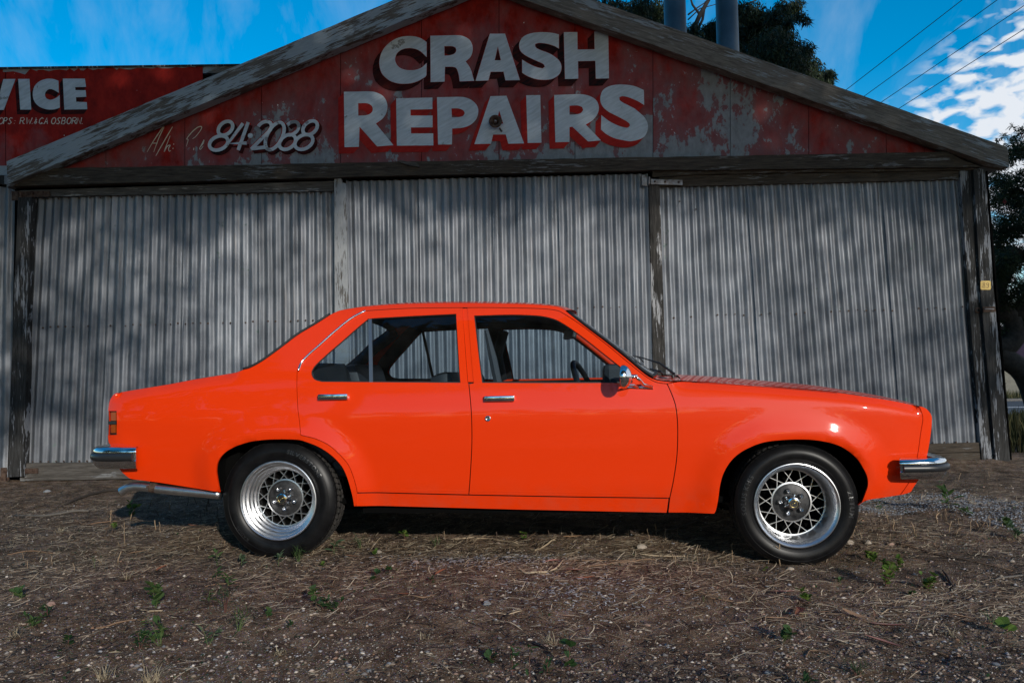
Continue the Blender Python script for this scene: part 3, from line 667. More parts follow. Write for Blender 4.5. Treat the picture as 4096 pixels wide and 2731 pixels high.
for i, (k, loops) in enumerate(LET.items()):
    loops = [c2(l) for l in loops]
    o, lp = letter(shed, loops, YL, WHITE_P if k in ('S2', 'R2') and False else WHITE_L)
    o['label'] = 'painted letter ' + k[0] + (' of CRASH' if k[1] == '1' else ' of REPAIRS')
    top = k[1] == '1'
    drop_shade(shed, lp, (-27, 29) if top else (-23, 26), YW - .0035 - .0004 * i, SHADE_D if top else SHADE_R)
    if top: # red keyline between face and block shade
        m = MB()
        for l in lp: stroke(m, np.vstack([l, l[:1]]), 3.2, YW - .0088)
        m.build('letter_keyline', SHADE_R, shed)
# the phone number and the half lost script, brush strokes
def slant(pts, y0=1010): return [(a + .36 * (y0 - b), b) for a, b in pts]
def rotz_(pts, cx, cy, sc): return pts
GL = {
 '8a': [slant(arc(1462, 863, 46, 47, -90, 270, 20)), slant(arc(1452, 962, 60, 48, 90, 450, 22))],
 '4': [slant([(1568, 830), (1516, 965), (1640, 962)]), slant([(1600, 822), (1600, 900), (1600, 1010)])],
 '2': [slant(arc(1722, 862, 46, 45, 165, -30, 14) + [(1745, 910), (1685, 1004)]), slant([(1685, 1000), (1775, 990)])],
 '0': [slant(arc(1812, 915, 54, 92, 0, 360, 30))],
 '8b': [slant(arc(1908, 863, 44, 45, -100, 150, 16)), slant(arc(1912, 955, 52, 50, 90, 450, 22))],
 '8c': [slant(arc(2030, 860, 46, 47, -90, 270, 20)), slant(arc(2022, 955, 58, 50, 90, 450, 22))],
}
base = (0, 0)
def conv(pts): return [(a * .5952, b * .5952) for a, b in pts]
k = 0
for nm, strokes in GL.items():
    sh_ = MB(); sh2 = MB(); ml = MB()
    for j, s_ in enumerate(strokes):
        q = np.array(conv(s_))
        stroke(sh2, q + (1, 2), 23, YW - .0040 - .0003 * k - .00012 * j); stroke(sh_, q + (10, 12), 17, YW - .0062 - .0003 * k - .00012 * j); stroke(ml, q, 14, YW - .0085 - .0003 * k - .00012 * j)
    sh2.build('numeral_outline', SHADE_R, shed); sh_.build('numeral_shade', SHADE_D, shed); o = ml.build('numeral', WHITE_P, shed); o['label'] = 'painted numeral ' + nm[0]; k += 1
m = MB(); m.v += [tuple(wpt(1001 + 10 * math.cos(R(a)), 543 + 10 * math.sin(R(a)), YW - .009)) for a in range(0, 360, 20)]; m.f.append(tuple(range(18))); m.build('numeral_dot', WHITE_L, shed)
m = MB()
sc_ = lambda P: [(500 + a / 2.613, 460 + b / 2.613) for a, b in P]
for q in ([(230, 388), (300, 270), (408, 116), (350, 250), (300, 388)], [(282, 296), (340, 296)], [(322, 428), (400, 290), (497, 124)], [(472, 218), (440, 300), (408, 386), (440, 330), (472, 318), (455, 350), (462, 380), (478, 372)], [(510, 300), (508, 312)], [(502, 345), (500, 358)],
          [(640, 330), (660, 260), (645, 250), (700, 180), (760, 130), (800, 124), (790, 160), (740, 225), (705, 250)], [(775, 350), (800, 310), (825, 262), (815, 300), (780, 345), (790, 360), (818, 325)], [(720, 345), (716, 368)]):
    stroke(m, crom(sc_(q), 5), 3.6, YW - .009, taper=True)
m.build('script_lettering', CREAM, shed)

# ------------------------------------------------------------------ annex on the left with the SERVICE sign
ann = empty('annex', (-4.9, YW + .2, 0)); SH_OLD = SH.copy(); SH = np.array([-4.9, YW + .2, 0]); YA = YW + .17
tag(ann, 'low annex with red SERVICE signboard and grey corrugated wall, left of the gable', 'shed')
def aprism(name, poly, Y0, th, mat): m = MB(); m.prism([wpt(a, b, Y0) for a, b in poly], (0, th, 0)); return m.build(name, mat, ann)
aprism('signboard_sheet', [(-620, 284), (19, 271), (21, 700), (-620, 712)], YA, .006, RED_L)
aprism('signboard_sheet', [(23, 271), (811, 263), (811, 600), (811, 672), (23, 690)], YA - .002, .006, RED_L)
aprism('top_timber', [(811, 262), (960, 259), (900, 292), (811, 293)], YA, .05, W_BARGE_L)
aprism('coping', [(-620, 277), (960, 256), (960, 262), (-620, 285)], YA - .02, .2, W_POSTD)
aprism('backing', [(-620, 285), (1100, 262), (1100, 700), (-620, 720)], YA + .08, 3.0, UNDER)
PEEL = lettermat('peeled_patch', (.30, .315, .33), (.22, .23, .24))
m = MB()
r_ = random.Random(5); xs = [12]; 
while xs[-1] < 780: xs.append(xs[-1] + r_.uniform(8, 26))
top = [(x, line_y((20, 272), (800, 264), x)) for x in xs]; dep = [max(2, (30 if x < 110 else 18) * r_.uniform(.15, 1.1) * (1 - x / 1100)) + (8 if x < 110 else 2) for x in xs]
for i in range(len(xs) - 1):
    m.v += [tuple(wpt(a, b, YA - .0045)) for a, b in (top[i], top[i + 1], (xs[i + 1], top[i + 1][1] + dep[i + 1]), (xs[i], top[i][1] + dep[i]))]; k = len(m.v); m.f.append((k - 4, k - 3, k - 2, k - 1))
m.build('peeled_paint', PEEL, ann)
VICE = [[[(-110,532),(-30,532),(-8,650),(22,533),(104,532),(25,740),(-45,740)]], [[(122,532),(198,532),(210,738),(136,738)]],
        [[(393,545),(395,625),(360,605),(330,600),(308,618),(302,640),(312,662),(340,672),(375,660),(401,640),(402,725),(360,737),(310,735),(260,715),(230,680),(220,635),(230,585),(262,550),(310,532),(355,532)]],
        [[(422,530),(570,530),(578,585),(505,587),(507,607),(575,608),(580,652),(510,655),(512,685),(583,688),(586,735),(432,738)]]]
for i, loops in enumerate(VICE):
    o, lp = letter(ann, [c2(l, .5952, (0, 0)) for l in loops], YA - .010, WHITE_L); o['label'] = 'painted letter ' + 'VICE'[i] + ' of SERVICE'
    drop_shade(ann, lp, (-13, 19), YA - .0035 - .0006 * i, SHADE_D)
# small script line OPS: R.W.& G.A. OSBORN.
def sl2(x0, x1, pts): return [(x0 + (x1 - x0) * a + .22 * (1 - b) * 40, 792 + b * 42) for a, b in pts]
GS = {'O': [arc(.5, .5, .5, .5, 0, 360, 12)], 'P': [[(0, 1), (0, 0), (.7, 0), (1, .25), (.7, .5), (0, .5)]], 'S': [[(1, .1), (.5, 0), (.1, .2), (.5, .5), (.9, .75), (.5, 1), (0, .9)]],
      'R': [[(0, 1), (0, 0), (.7, 0), (1, .25), (.7, .5), (0, .5)], [(.5, .5), (1, 1)]], 'W': [[(0, 0), (.25, 1), (.5, .3), (.75, 1), (1, 0)]], 'C': [[(1, .15), (.6, 0), (.1, .3), (.1, .8), (.5, 1), (1, .85)]],
      'G': [[(1, .15), (.6, 0), (.1, .3), (.1, .8), (.5, 1), (1, .85), (1, .55), (.6, .55)]], 'A': [[(0, 1), (.5, 0), (1, 1)], [(.2, .65), (.8, .65)]], 'B': [[(0, 0), (0, 1), (.7, 1), (.9, .75), (.7, .5), (0, .5), (.7, .45), (.8, .2), (.6, 0), (0, 0)]],
      'N': [[(0, 1), (0, 0), (1, 1), (1, 0)]], '&': [[(.9, .6), (.4, 1), (.1, .7), (.7, .3), (.4, .15), (.3, .4), (.9, .9)]], '.': [[(0.3, .93), (.7, 1)]], ':': [[(.3, .45), (.6, .5)], [(.3, .9), (.6, .95)]]}
m = MB(); j = 0
for ch, a, b in [('P',-75,-55),('R',-50,-30),('O', -12, 18), ('P', 22, 42), ('S', 52, 76), (':', 92, 100), ('R', 132, 158), ('.', 160, 166), ('W', 172, 208), ('.', 212, 218), ('&', 228, 246), ('C', 258, 284), ('.', 286, 292), ('A', 296, 318), ('O', 342, 370), ('S', 378, 402), ('B', 412, 438), ('O', 446, 474), ('R', 482, 508), ('N', 514, 540), ('.', 548, 554)]:
    for s_ in GS[ch]: stroke(m, np.array(sl2(a, b, s_)) * .5952, 3.1, YA - .009 - .00005 * j); j += 1
m.build('script_lettering', CREAM, ann)
# lower left: timber strip and corrugated wall
aprism('timber_strip', [(-620, 680), (27, 663), (30, 700), (-620, 716)], YA - .10, .08, W_BARGE_L); aprism('timber_strip', [(-620, 718), (30, 702), (32, 736), (-620, 752)], YA - .10, .08, W_POSTM)
for i, (a, b) in enumerate([(-560, -250), (-250, 62)]):
    o = corrugated([(a - 3, 748 - .02 * a), (b + 3, 748 - .02 * b), (b - 12, 1905 - .02 * b), (a - 60, 1905 - .02 * a)], YA - .06 - .002 * i, ann, seed=80 + i)
aprism('wall_backing', [(-620, 760), (60, 745), (50, 1930), (-620, 1940)], YA - .02, .04, UNDER)
SH = SH_OLD

# ------------------------------------------------------------------ flues behind the roof
FLUE = mottled('grey_flue_steel', (.065, .08, .088), (.11, .13, .14), 3, .45, .001, .5)
for x, lab in ((2704, 'left grey steel flue pipe rising behind the roof'), (2912, 'right grey steel flue pipe, shorter gap to the gum tree crown')):
    p = at(x, 200, 10.2); m = MB(); rr = .141; m.lathe([(rr, 2.6 - p[2]), (rr, 9.6 - p[2]), (rr - .01, 9.6 - p[2]), (rr - .01, 9.0 - p[2])], 32, (0, 0, 0), 2)
    f_ = empty('flue_pipe', p); tag(f_, lab, 'flue pipe', 'flue pipes behind the roof'); m.build('pipe', FLUE, f_, True)
    m = MB()
    for z in (9.5, 6.65): m.lathe([(rr, z - p[2]), (rr + .008, z - p[2]), (rr + .008, z + .05 - p[2]), (rr, z + .05 - p[2])], 32, (0, 0, 0), 2)
    m.build('collar', FLUE, f_, True)

# ------------------------------------------------------------------ overhead wires
WIRE = simple('wire', (.01, .01, .012), .6)
for k, (a, b) in enumerate([((3385, 360), (3850, 0)), ((3455, 387), (3990, 0)), ((3523, 411), (4096, 24)), ((3592, 437), (4096, 118))]):
    A, B = np.array(a, float), np.array(b, float); d = B - A; pts = []
    for t in np.linspace(-.5, 2.2, 16):
        q = A + d * t; p = at(q[0], q[1], 26 - 4.2 * t); p[2] += -.05 * t * (1.7 - t) * 0
        pts.append(p)
    m = MB(); m.tube(pts, .011, 5); o = m.build('overhead_wire', WIRE)
    tag(o, ['topmost overhead wire crossing the blue sky', 'second overhead wire from the top', 'third overhead wire from the top', 'lowest overhead wire, nearest the white clouds'][k], 'wire', 'overhead wires')

# ------------------------------------------------------------------ trees
def leaves(cl, n, ln, wd, droop, seed=0, spread=1.0):
    """cl: (x,y,z,r) clumps -> slim two-quad bent leaves"""
    r_ = np.random.default_rng(seed); cl = np.array(cl, float); pr = cl[:, 3] ** 1.7; pr /= pr.sum(); ci = r_.choice(len(cl), n, p=pr)
    d = r_.normal(size=(n, 3)); d /= np.linalg.norm(d, axis=1)[:, None]; rad = r_.uniform(0, 1, n) ** .45
    c = cl[ci, :3] + d * (rad * cl[ci, 3])[:, None] * np.array([1, 1, .85]) * spread
    t = r_.normal(size=(n, 3)); t[:, 2] = t[:, 2] * (1 - droop) - droop * 2.2; t /= np.linalg.norm(t, axis=1)[:, None]
    s_ = np.cross(t, r_.normal(size=(n, 3))); s_ /= np.linalg.norm(s_, axis=1)[:, None]; nn_ = np.cross(t, s_)
    L_ = ln * r_.uniform(.6, 1.3, n)[:, None]; W_ = wd * r_.uniform(.7, 1.2, n)[:, None]
    v = np.stack([c, c + t * L_ * .45 + s_ * W_ / 2 + nn_ * L_ * .06, c + t * L_ * .45 - s_ * W_ / 2 + nn_ * L_ * .06, c + t * L_ - nn_ * L_ * .05 + s_ * W_ * .05], 1)
    b = np.arange(n)[:, None] * 4; f = np.concatenate([b + [0, 1, 2], b + [1, 3, 2]])
    return v.reshape(-1, 3), f
GUM = island('gum_leaves', [(.010, .018, .008), (.020, .034, .013), (.04, .06, .02), (.016, .026, .012)], .6, trans=.12)
BARK = mottled('bark', (.03, .025, .02), (.12, .10, .085), 14, .9, .008)
gum = empty('gum_tree', (6.2, 21, -1.0)); tag(gum, 'dark gum tree with drooping leaves behind the shed roof', 'tree')
GO = np.array([6.2, 21, -1.0])
cl = [(2435,25,55),(2500,45,45),(2560,60,45),(2610,40,60),(2640,75,60),(2660,110,45),(2560,20,45),(2700,130,50),(2760,150,38),(2775,110,25),(2790,180,55),(2840,120,40),(2850,160,60),(2890,110,55),(2930,60,45),(2960,40,45),(2950,120,80),(3000,110,75),(3020,50,50),(3040,170,85),(3060,90,50),(3090,190,90),(3110,110,55),(3130,160,60),(3100,60,40),(3140,250,85),(3190,250,70),(3210,200,45),(3170,310,80),(3230,290,65),(3260,330,55),(3300,310,38),(3320,290,20),(3290,360,50),(3130,22,32),(3165,45,32),(3185,15,28),(3205,62,24),(3225,80,16),(3150,85,30),(3000,250,100),(2900,230,90),(2680,180,60),(3080,310,100),(2480,90,60),(2350,20,50)]
r_ = random.Random(3); C3 = []
for a, b, rr in cl:
    Yc = 21 + r_.uniform(-1.6, 1.6); p = at(a, b, Yc) - GO; C3.append((*p, rr / F * Yc))
v, f = leaves(C3, 46000, .17, .028, .62, 11, 1.12); fast_obj('crown', v, f, GUM, gum)
cen3 = [tuple(at(a, b, Yc) - GO) for a, b, Yc in ((3060, 200, 21), (2800, 300, 21))]
m = MB(); m.tube([(0, 0, -.2), (-.1, 0, 2), (.05, .1, 4.2), cen3[0]], [.42, .35, .28, .12], 10)
def br(pxs, r0_, r1_, Yc=21): m.tube([at(a, b, Yc) - GO for a, b in pxs], list(np.linspace(r0_, r1_, len(pxs))), 6)
br([(2900, 400), (2760, 150), (2800, 60), (2835, 0), (2850, -60)], .10, .04); br([(2800, 60), (2770, 20), (2755, -30)], .035, .02); br([(2752, 60), (2785, 35), (2830, 5)], .025, .012); br([(2752, 80), (2800, 35), (2865, 18)], .02, .01)
br([(2860, 90), (2820, 110), (2790, 140)], .03, .02); br([(2780, 140), (2810, 80), (2822, 10), (2860, -20)], .05, .02)
br([(2960, 30), (3010, 8), (3050, -10)], .03, .015); br([(3130, 110), (3160, 80), (3190, 70), (3215, 70)], .02, .008); br([(3150, 90), (3140, 50), (3170, 10)], .02, .008); br([(3050, 250), (3150, 220), (3250, 290)], .05, .015); br([(2440, 10), (2500, 30), (2580, 60)], .03, .01)
m.build('trunk', mottled('gum_bark', (.008, .007, .006), (.028, .024, .02), 9, .9, .008), gum, True)  # bark colour darkened to stand in for backlight

BOT = island('bottlebrush_leaves', [(.008, .016, .006), (.018, .032, .011), (.035, .055, .017), (.012, .022, .009)], .7, trans=.08)  # leaf greens darkened to stand in for shade on this tree
bb = empty('bottlebrush_tree', (8.6, 12.2, -.1)); tag(bb, 'dark bottlebrush tree with needle leaves beside the shed corner', 'tree'); BO = np.array([8.6, 12.2, -.1])
C3 = []; r_ = random.Random(8)
for k in range(120):
    a = r_.uniform(3965, 4460); b = r_.uniform(580, 1215)
    if a < 4040 and b < 640: continue
    if 4040 < a and b > 1190: continue
    Yc = 12.2 + r_.uniform(-1.3, 1.3); p = at(a, b, Yc) - BO; C3.append((*p, r_.uniform(30, 70) / F * Yc))
for a, b, rr in ((4060, 555, 20), (4085, 520, 18), (4075, 600, 36), (4100, 600, 46), (4035, 640, 34), (4015, 545, 9), (3990, 560, 8), (4045, 505, 8), (4078, 1300, 30), (4095, 1240, 20), (4120, 1260, 30), (4010, 1195, 24), (3990, 1230, 34), (4020, 1260, 26), (4075, 1160, 50), (4110, 1180, 60), (3985, 1290, 22), (4095, 1320, 24), (4130, 1340, 40), (4040, 1215, 20), (4060, 1230, 30), (4000, 1320, 26), (3975, 1350, 24), (4110, 1290, 40)):
    p = at(a, b, 12.2) - BO; C3.append((*p, rr / F * 12.2))
v, f = leaves(C3, 80000, .085, .014, .15, 21, 1.1); fast_obj('crown', v, f, BOT, bb)
m = MB(); q = [(4150, 1640), (4080, 1430), (3985, 1440), (3960, 1385), (4000, 1370), (4050, 1350), (4068, 1290), (4050, 1270), (3990, 1240), (3970, 1180), (4060, 1050)]
q = [(4170, 1700), (4100, 1500), (4000, 1420), (3985, 1395), (4035, 1375), (4058, 1330), (4045, 1275), (4000, 1230), (3985, 1150), (4060, 1000)]
m.tube([at(a, b, 12.2) - BO for a, b in crom(q, 4)], [.16] * 20 + [.14] * (len(crom(q, 4)) - 20), 10)
m.tube([at(a, b, 12.2) - BO for a, b in ((4045, 1275), (4120, 1200), (4200, 1000), (4230, 800))], [.13, .12, .08, .04], 8); m.build('trunk', mottled('dark_bark', (.010, .009, .008), (.035, .03, .026), 14, .9, .008), bb, True)
m = MB()
for a, b in ((4018, 808), (4090, 545), (4125, 700)):
    c_ = at(a, b, 11.0) - BO
    for j in range(30):
        d = Vector((random.gauss(0, 1), random.gauss(0, 1), random.gauss(0, .5))).normalized() * .025; m.tube([c_ + (0, 0, random.uniform(-.06, .06)), c_ + np.array(d)], .0022, 3, False)
m.build('red_flower', simple('bottlebrush_red', (.16, .01, .012), .8), bb)

# ------------------------------------------------------------------ house across the road, road, verge
ROAD = mottled('asphalt', (.035, .037, .042), (.06, .062, .068), 20, .9, .002)
def strip(name, y0, y1, z, mat, lab, x0=-60, x1=120):
    m = MB(); m.box(((x0 + x1) / 2, (y0 + y1) / 2, z), (x1 - x0, y1 - y0, .05)); o = m.build(name, mat); tag(o, lab, None, None, 'structure')
strip('road', 34.5, 46.5, -1.255, ROAD, 'blue grey asphalt road beyond the shed'); 
m = MB(); m.box((30, 39.9, -1.228), (180, .14, .006)); o = m.build('road_line', simple('road_paint', (.75, .76, .78), .7)); tag(o, 'white painted line on the road', None, None, 'structure')
m = MB(); m.box((30, 46.8, -1.17), (180, .5, .14), None, .02); o = m.build('kerb', mottled('kerb_concrete', (.06, .055, .05), (.16, .15, .14), 9, .9)); tag(o, 'low concrete kerb on the far side of the road', None, None, 'structure')
house = empty('house', (33.5, 53, -1.2)); tag(house, 'low cream house with maroon roof and roller door across the road', 'house')
MAR = mottled('maroon_roof', (.020, .005, .009), (.032, .008, .014), 3, .6, .002); CRM = simple('cream_render', (.17, .16, .13), .8); RDR = mottled('roller_door_cream', (.12, .115, .095), (.165, .16, .13), 5, .6, .0)
HX = np.array([33.5, 53, -1.2]); A = at(3965, 1437, 50) - HX; B = at(4096, 1335, 54) - HX
xl = A[0] - 1.2; ze = A[2]; 
m = MB(); m.box((xl + 8, 1.5, ze / 2), (15.6, 7.0, ze)); m.build('wall', CRM, house)
rise = B[2] - ze
m = MB(); v_ = [(xl - .6, -3.0, ze), (xl + 17, -3.0, ze), (xl + 17, 6.4, ze), (xl - .6, 6.4, ze), (xl + 4.2, 1.7, ze + 2.3), (xl + 12.4, 1.7, ze + 2.3)]
m.add(v_, [(0, 1, 5, 4), (1, 2, 5), (2, 3, 4, 5), (3, 0, 4), (3, 2, 1, 0)]); m.build('roof', MAR, house)
m = MB(); m.box((xl + 8.2, -3.05, ze - .06), (17.7, .14, .2)); m.build('gutter', simple('maroon_gutter', (.03, .012, .016), .5), house)
gd = empty('roller_door', (0, 0, 0), 0, house); m = MB()
for k in range(26):
    z0 = .05 + k * (ze - .45) / 26; m.box((xl + 3.2, -2.06, z0 + .04), (5.2, .05, (ze - .45) / 26 * .82), None)
o = m.build('door_slats', RDR, gd); m = MB(); m.box((xl + 2.4, -2.10, .9), (.45, .05, .07)); m.build('handle', BLACK, gd)
# low far trees and verge grass
BUSH = island('far_foliage', [(.02, .03, .012), (.05, .065, .02), (.09, .10, .035)], .8, trans=.2)
def bush(name, lab, cat, pos, rs, n, ln, wd, seed, mat=BUSH, grp=None, trunk=True):
    e = empty(name, pos); tag(e, lab, cat, grp); r_ = random.Random(seed)
    c_ = [(r_.gauss(0, rs[0] * .4), r_.gauss(0, rs[1] * .4), rs[2] * r_.uniform(.25, .95), rs[0] * r_.uniform(.22, .42)) for _ in range(16)]
    v, f = leaves(c_, n, ln, wd, .2, seed); fast_obj('crown', v, f, mat, e)
    if trunk:
        m = MB(); m.tube([(0, 0, -.3), (.05, 0, rs[2] * .35), (0, .1, rs[2] * .7)], [rs[0] * .06, rs[0] * .05, rs[0] * .02], 7); m.build('trunk', BARK, e)
    return e
bush('garden_tree', 'round green tree beyond the maroon roof', 'tree', (38, 66, -1.2), (5, 4, 6.2), 7000, .34, .16, 31)
bush('street_tree', 'pale green tree left of the house behind the bottlebrush', 'tree', (24.5, 60, -1.2), (4, 4, 5.0), 5000, .3, .14, 32)
# roadside weeds between shed corner and road
WEEDY = island('darkened_weeds', [(.015, .022, .007), (.04, .048, .015), (.13, .11, .045), (.02, .03, .010)], .8, trans=.2)  # weed colours set darker to stand in for shade
n = 7000; x = rng.uniform(4.9, 9.5, n); y = rng.uniform(8.2, 14, n); keep = x > 4.75 + (y - 8) * .55; x, y = x[keep], y[keep]; n = len(x)
h_ = rng.uniform(.10, .50, n) * (1 - .5 * (y - 8) / 6); z = gz(x, y); an = rng.uniform(0, 6.28, n); le = rng.uniform(.05, .35, n) * h_
b0 = np.stack([x, y, z], 1); side_ = np.stack([np.cos(an + 1.57), np.sin(an + 1.57), 0 * an], 1) * rng.uniform(.004, .012, n)[:, None]; dr = np.stack([np.cos(an) * le, np.sin(an) * le, h_], 1)
v = np.stack([b0 - side_, b0 + side_, b0 + dr * (.6, .6, .75) + side_, b0 + dr * (.6, .6, .75) - side_, b0 + dr], 1).reshape(-1, 3); bi = np.arange(n)[:, None] * 5
o = fast_obj('roadside_weeds', v, np.concatenate([bi + [0, 1, 2], bi + [0, 2, 3], bi + [3, 2, 4]]), WEEDY); tag(o, 'tall tangled weeds beside the shed corner', 'weeds', None, 'stuff')
n = 5000; x = rng.uniform(16, 46, n); y = rng.uniform(47.2, 51, n); z = np.full(n, -1.25); h_ = rng.uniform(.1, .7, n); an = rng.uniform(0, 6.28, n)
b0 = np.stack([x, y, z], 1); side_ = np.stack([np.cos(an), np.sin(an), 0 * an], 1) * .03; v = np.stack([b0 - side_, b0 + side_, b0 + np.stack([rng.normal(0, .1, n), rng.normal(0, .1, n), h_], 1)], 1).reshape(-1, 3)
o = fast_obj('verge_grass', v, np.arange(3 * n).reshape(n, 3), WEEDY); tag(o, 'dry grass verge in front of the house', 'grass', None, 'stuff')

# ------------------------------------------------------------------ trees and hedge behind the photographer: two shade the gable and dapple the doors, the third and the low row are added to cut light
GUM2 = island('street_gum_leaves', [(.03, .045, .02), (.06, .08, .03), (.05, .07, .03)], .7, trans=.2)
TY = -10.0; KS = (YW - TY) * math.tan(SUN_EL) / math.cos(math.atan(.42)); KX = (YW - TY) * .42
def shade_frac(X, Z):
    """how much of the sun the trees take at a point of the shed front"""
    band = .26 * vnoise(X * .28, Z * 2.8, .5, 301) + .36 * vnoise(X * .5, Z * 5.0, .5, 302) + .2 * vnoise(X * 2.5, Z * 5, .5, 303)
    t = .02 + .78 * sstep((Z - 2.2) / .5) + .46 * sstep((-1.9 - X) / 1.4) + .24 * sstep((-3.1 - X) / 1.2) + .24 * sstep((X - 1.9) / 1.6) + .24 * sstep((X - 3.2) / 1.0) + band
    t = t + .25 * sstep((1.1 - Z) / .5) * sstep((-1.6 - X) / 1.0)
    t = np.where(Z > 2.75, .985, t); return np.clip(t, .02, .985)
def shade_tree(lab, x0, x1, seed, trunks):
    r_ = np.random.default_rng(seed); e = empty('gum_tree', ((x0 + x1) / 2, TY, 0)); tag(e, lab, 'tree', 'tall gum trees on the other side of the road'); O_ = np.array([(x0 + x1) / 2, TY, 0])
    # fine lower foliage
    def veil(n, zlo, zhi, ln, wd, seed2):
        x = r_.uniform(x0, x1, n); z = r_.uniform(zlo, zhi, n); X, Z = x - KX, z - KS; y = TY + r_.normal(0, .5, n); Z2 = Z
        area = ln * wd * .46 * .62; want = -np.log(1 - shade_frac(X, Z2)); have = n * area / ((x1 - x0) * (zhi - zlo)); k = r_.uniform(0, 1, n) < want / max(have, 1e-6)
        k &= Z > .45
        x, y, z = x[k], y[k], z[k]; m_ = len(x); return np.column_stack([x, y + (0) * x, z + (y - TY) * 0]) - O_, ln, wd, m_
    V = []; Fc = []; nb = 0
    for (n, zlo, zhi, ln, wd) in ((60000, KS + .3, KS + 3.1, .15, .06), (30000, KS + 2.75, KS + 8.5, .34, .17), (15000, KS + 6, KS + 15, .55, .30)):
        c_, ln, wd, m_ = veil(n, zlo, zhi, ln, wd, 0); t = r_.normal(size=(m_, 3)); t[:, 2] -= .8; t /= np.linalg.norm(t, axis=1)[:, None]; s_ = np.cross(t, r_.normal(size=(m_, 3))); s_ /= np.linalg.norm(s_, axis=1)[:, None]
        L_ = ln * r_.uniform(.7, 1.3, m_)[:, None]; W_ = wd * r_.uniform(.7, 1.3, m_)[:, None]
        v = np.stack([c_ - t * L_ / 2, c_ + s_ * W_ / 2, c_ + t * L_ / 2, c_ - s_ * W_ / 2], 1).reshape(-1, 3); V.append(v); Fc.append(np.arange(4 * m_).reshape(m_, 4) + nb); nb += 4 * m_
    fast_obj('crown', np.vstack(V), np.vstack(Fc), GUM2, e)
    m = MB()
    for tx in trunks: m.tube([(tx - O_[0], 0, -.3), (tx - O_[0] + .2, 0, 7), (tx - O_[0] - .2, 0, 14), (tx - O_[0], 0, 24)], [.4, .34, .26, .08], 10)
    for k in range(16):
        tx = trunks[k % len(trunks)]; z = r_.uniform(8.5, 14); ex = r_.uniform(x0, x1); ez = max(KS + 2.5, z + r_.uniform(1.0, 3.5)); m.tube([(tx - O_[0], 0, z), ((tx + ex) / 2 - O_[0], .2, (z + ez) / 2 + .5), (ex - O_[0], .1, ez)], [.14, .09, .03], 6)
    m.build('trunk', BARK, e, True)
shade_tree('tall gum tree across the road behind the photographer, left one', -9.0, 6.5, 41, [-7.3])
shade_tree('tall gum tree across the road behind the photographer, right one', 6.5, 21, 42, [17.0])
e3 = empty('gum_tree', (-19, -12, 0)); tag(e3, 'added unseen gum tree blocking skylight behind the photographer, farthest to the left', 'tree', 'tall gum trees on the other side of the road')  # third tree added to block sky fill from behind left
c_ = [(rng.uniform(-9, 8), rng.uniform(-2, 2), rng.uniform(3, 20), rng.uniform(.8, 1.7)) for _ in range(120)]
v, f = leaves(c_, 30000, .5, .2, .3, 61); fast_obj('crown', v, f, GUM2, e3)
m = MB(); m.tube([(0, 0, -.3), (.3, 0, 6), (-.2, 0, 12), (0, 0, 19)], [.45, .38, .28, .08], 10); m.build('trunk', BARK, e3, True)
hd = empty('shade_hedge', (0, -4.2, 0)); tag(hd, 'added unseen hedge behind the photographer', 'shade_hedge')  # unseen row added to shade the foreground and darken the reflections
c_ = [(rng.uniform(-16, 16), rng.uniform(-.5, .5), rng.uniform(.15, 1.95), .28) for _ in range(460)]
v, f = leaves(c_, 44000, .11, .055, .1, 51); fast_obj('foliage', v, f, BUSH, hd)
m = MB()
for k in range(24): m.tube([(-15.5 + k * 1.35, 0, -.2), (-15.4 + k * 1.35, .1, .9)], [.03, .02], 6)
m.build('stem', BARK, hd)
# ------------------------------------------------------------------ the car
Pr = at(1111, 2002, 4.118); Pf = at(3189, 2022, 3.867)
hv = (Pf - Pr) * np.array([1, 1, 0]); WB = float(np.linalg.norm(hv)); hv = hv / WB
nv_ = np.array([-hv[1], hv[0], 0.0]); PSI = math.atan2(hv[1], hv[0])
FACE = .045                                   # tyre face inboard of the widest body line
CO = Pr - FACE * nv_; CO = np.array([CO[0], CO[1], 0.0])
ZR, ZF = float(Pr[2]), float(Pf[2])
CW = 1.70
car = empty('car', CO, PSI)
tag(car, 'bright orange four door sedan with chrome bumpers parked side on before the shed', 'car')

_w = np.arange(-.3, 1.6, .005)
_k = [-.3, .08, .14, .22, .35, .55, .70, .745, .80, .88, .925, .965, 1.10, 1.22, 1.27, 1.31, 1.34, 1.6]
_s = [.24, .13, .10, .064, .032, .009, .000, .002, .012, .028, .042, .056, .115, .170, .200, .245, .30, .8]
_t = np.interp(_w, _k, _s); _kern = np.exp(-.5 * (np.arange(-6, 7) / 2.4) ** 2); _kern /= _kern.sum()
_t = np.convolve(np.pad(_t, 6, 'edge'), _kern, 'valid')
_pu = np.arange(-1.4, 4.0, .01); _pp = np.interp(_pu, [-1.4, -.99, -.93, -.86, -.7, -.4, .2, 2.4, 2.9, 3.05, 3.16, 3.22, 3.27, 3.31, 3.6], [.25, .085, .052, .032, .016, .004, 0, 0, .006, .018, .034, .05, .085, .14, .5])
_pp = np.convolve(np.pad(_pp, 6, 'edge'), _kern, 'valid')
ARCH = []; TOPC = None
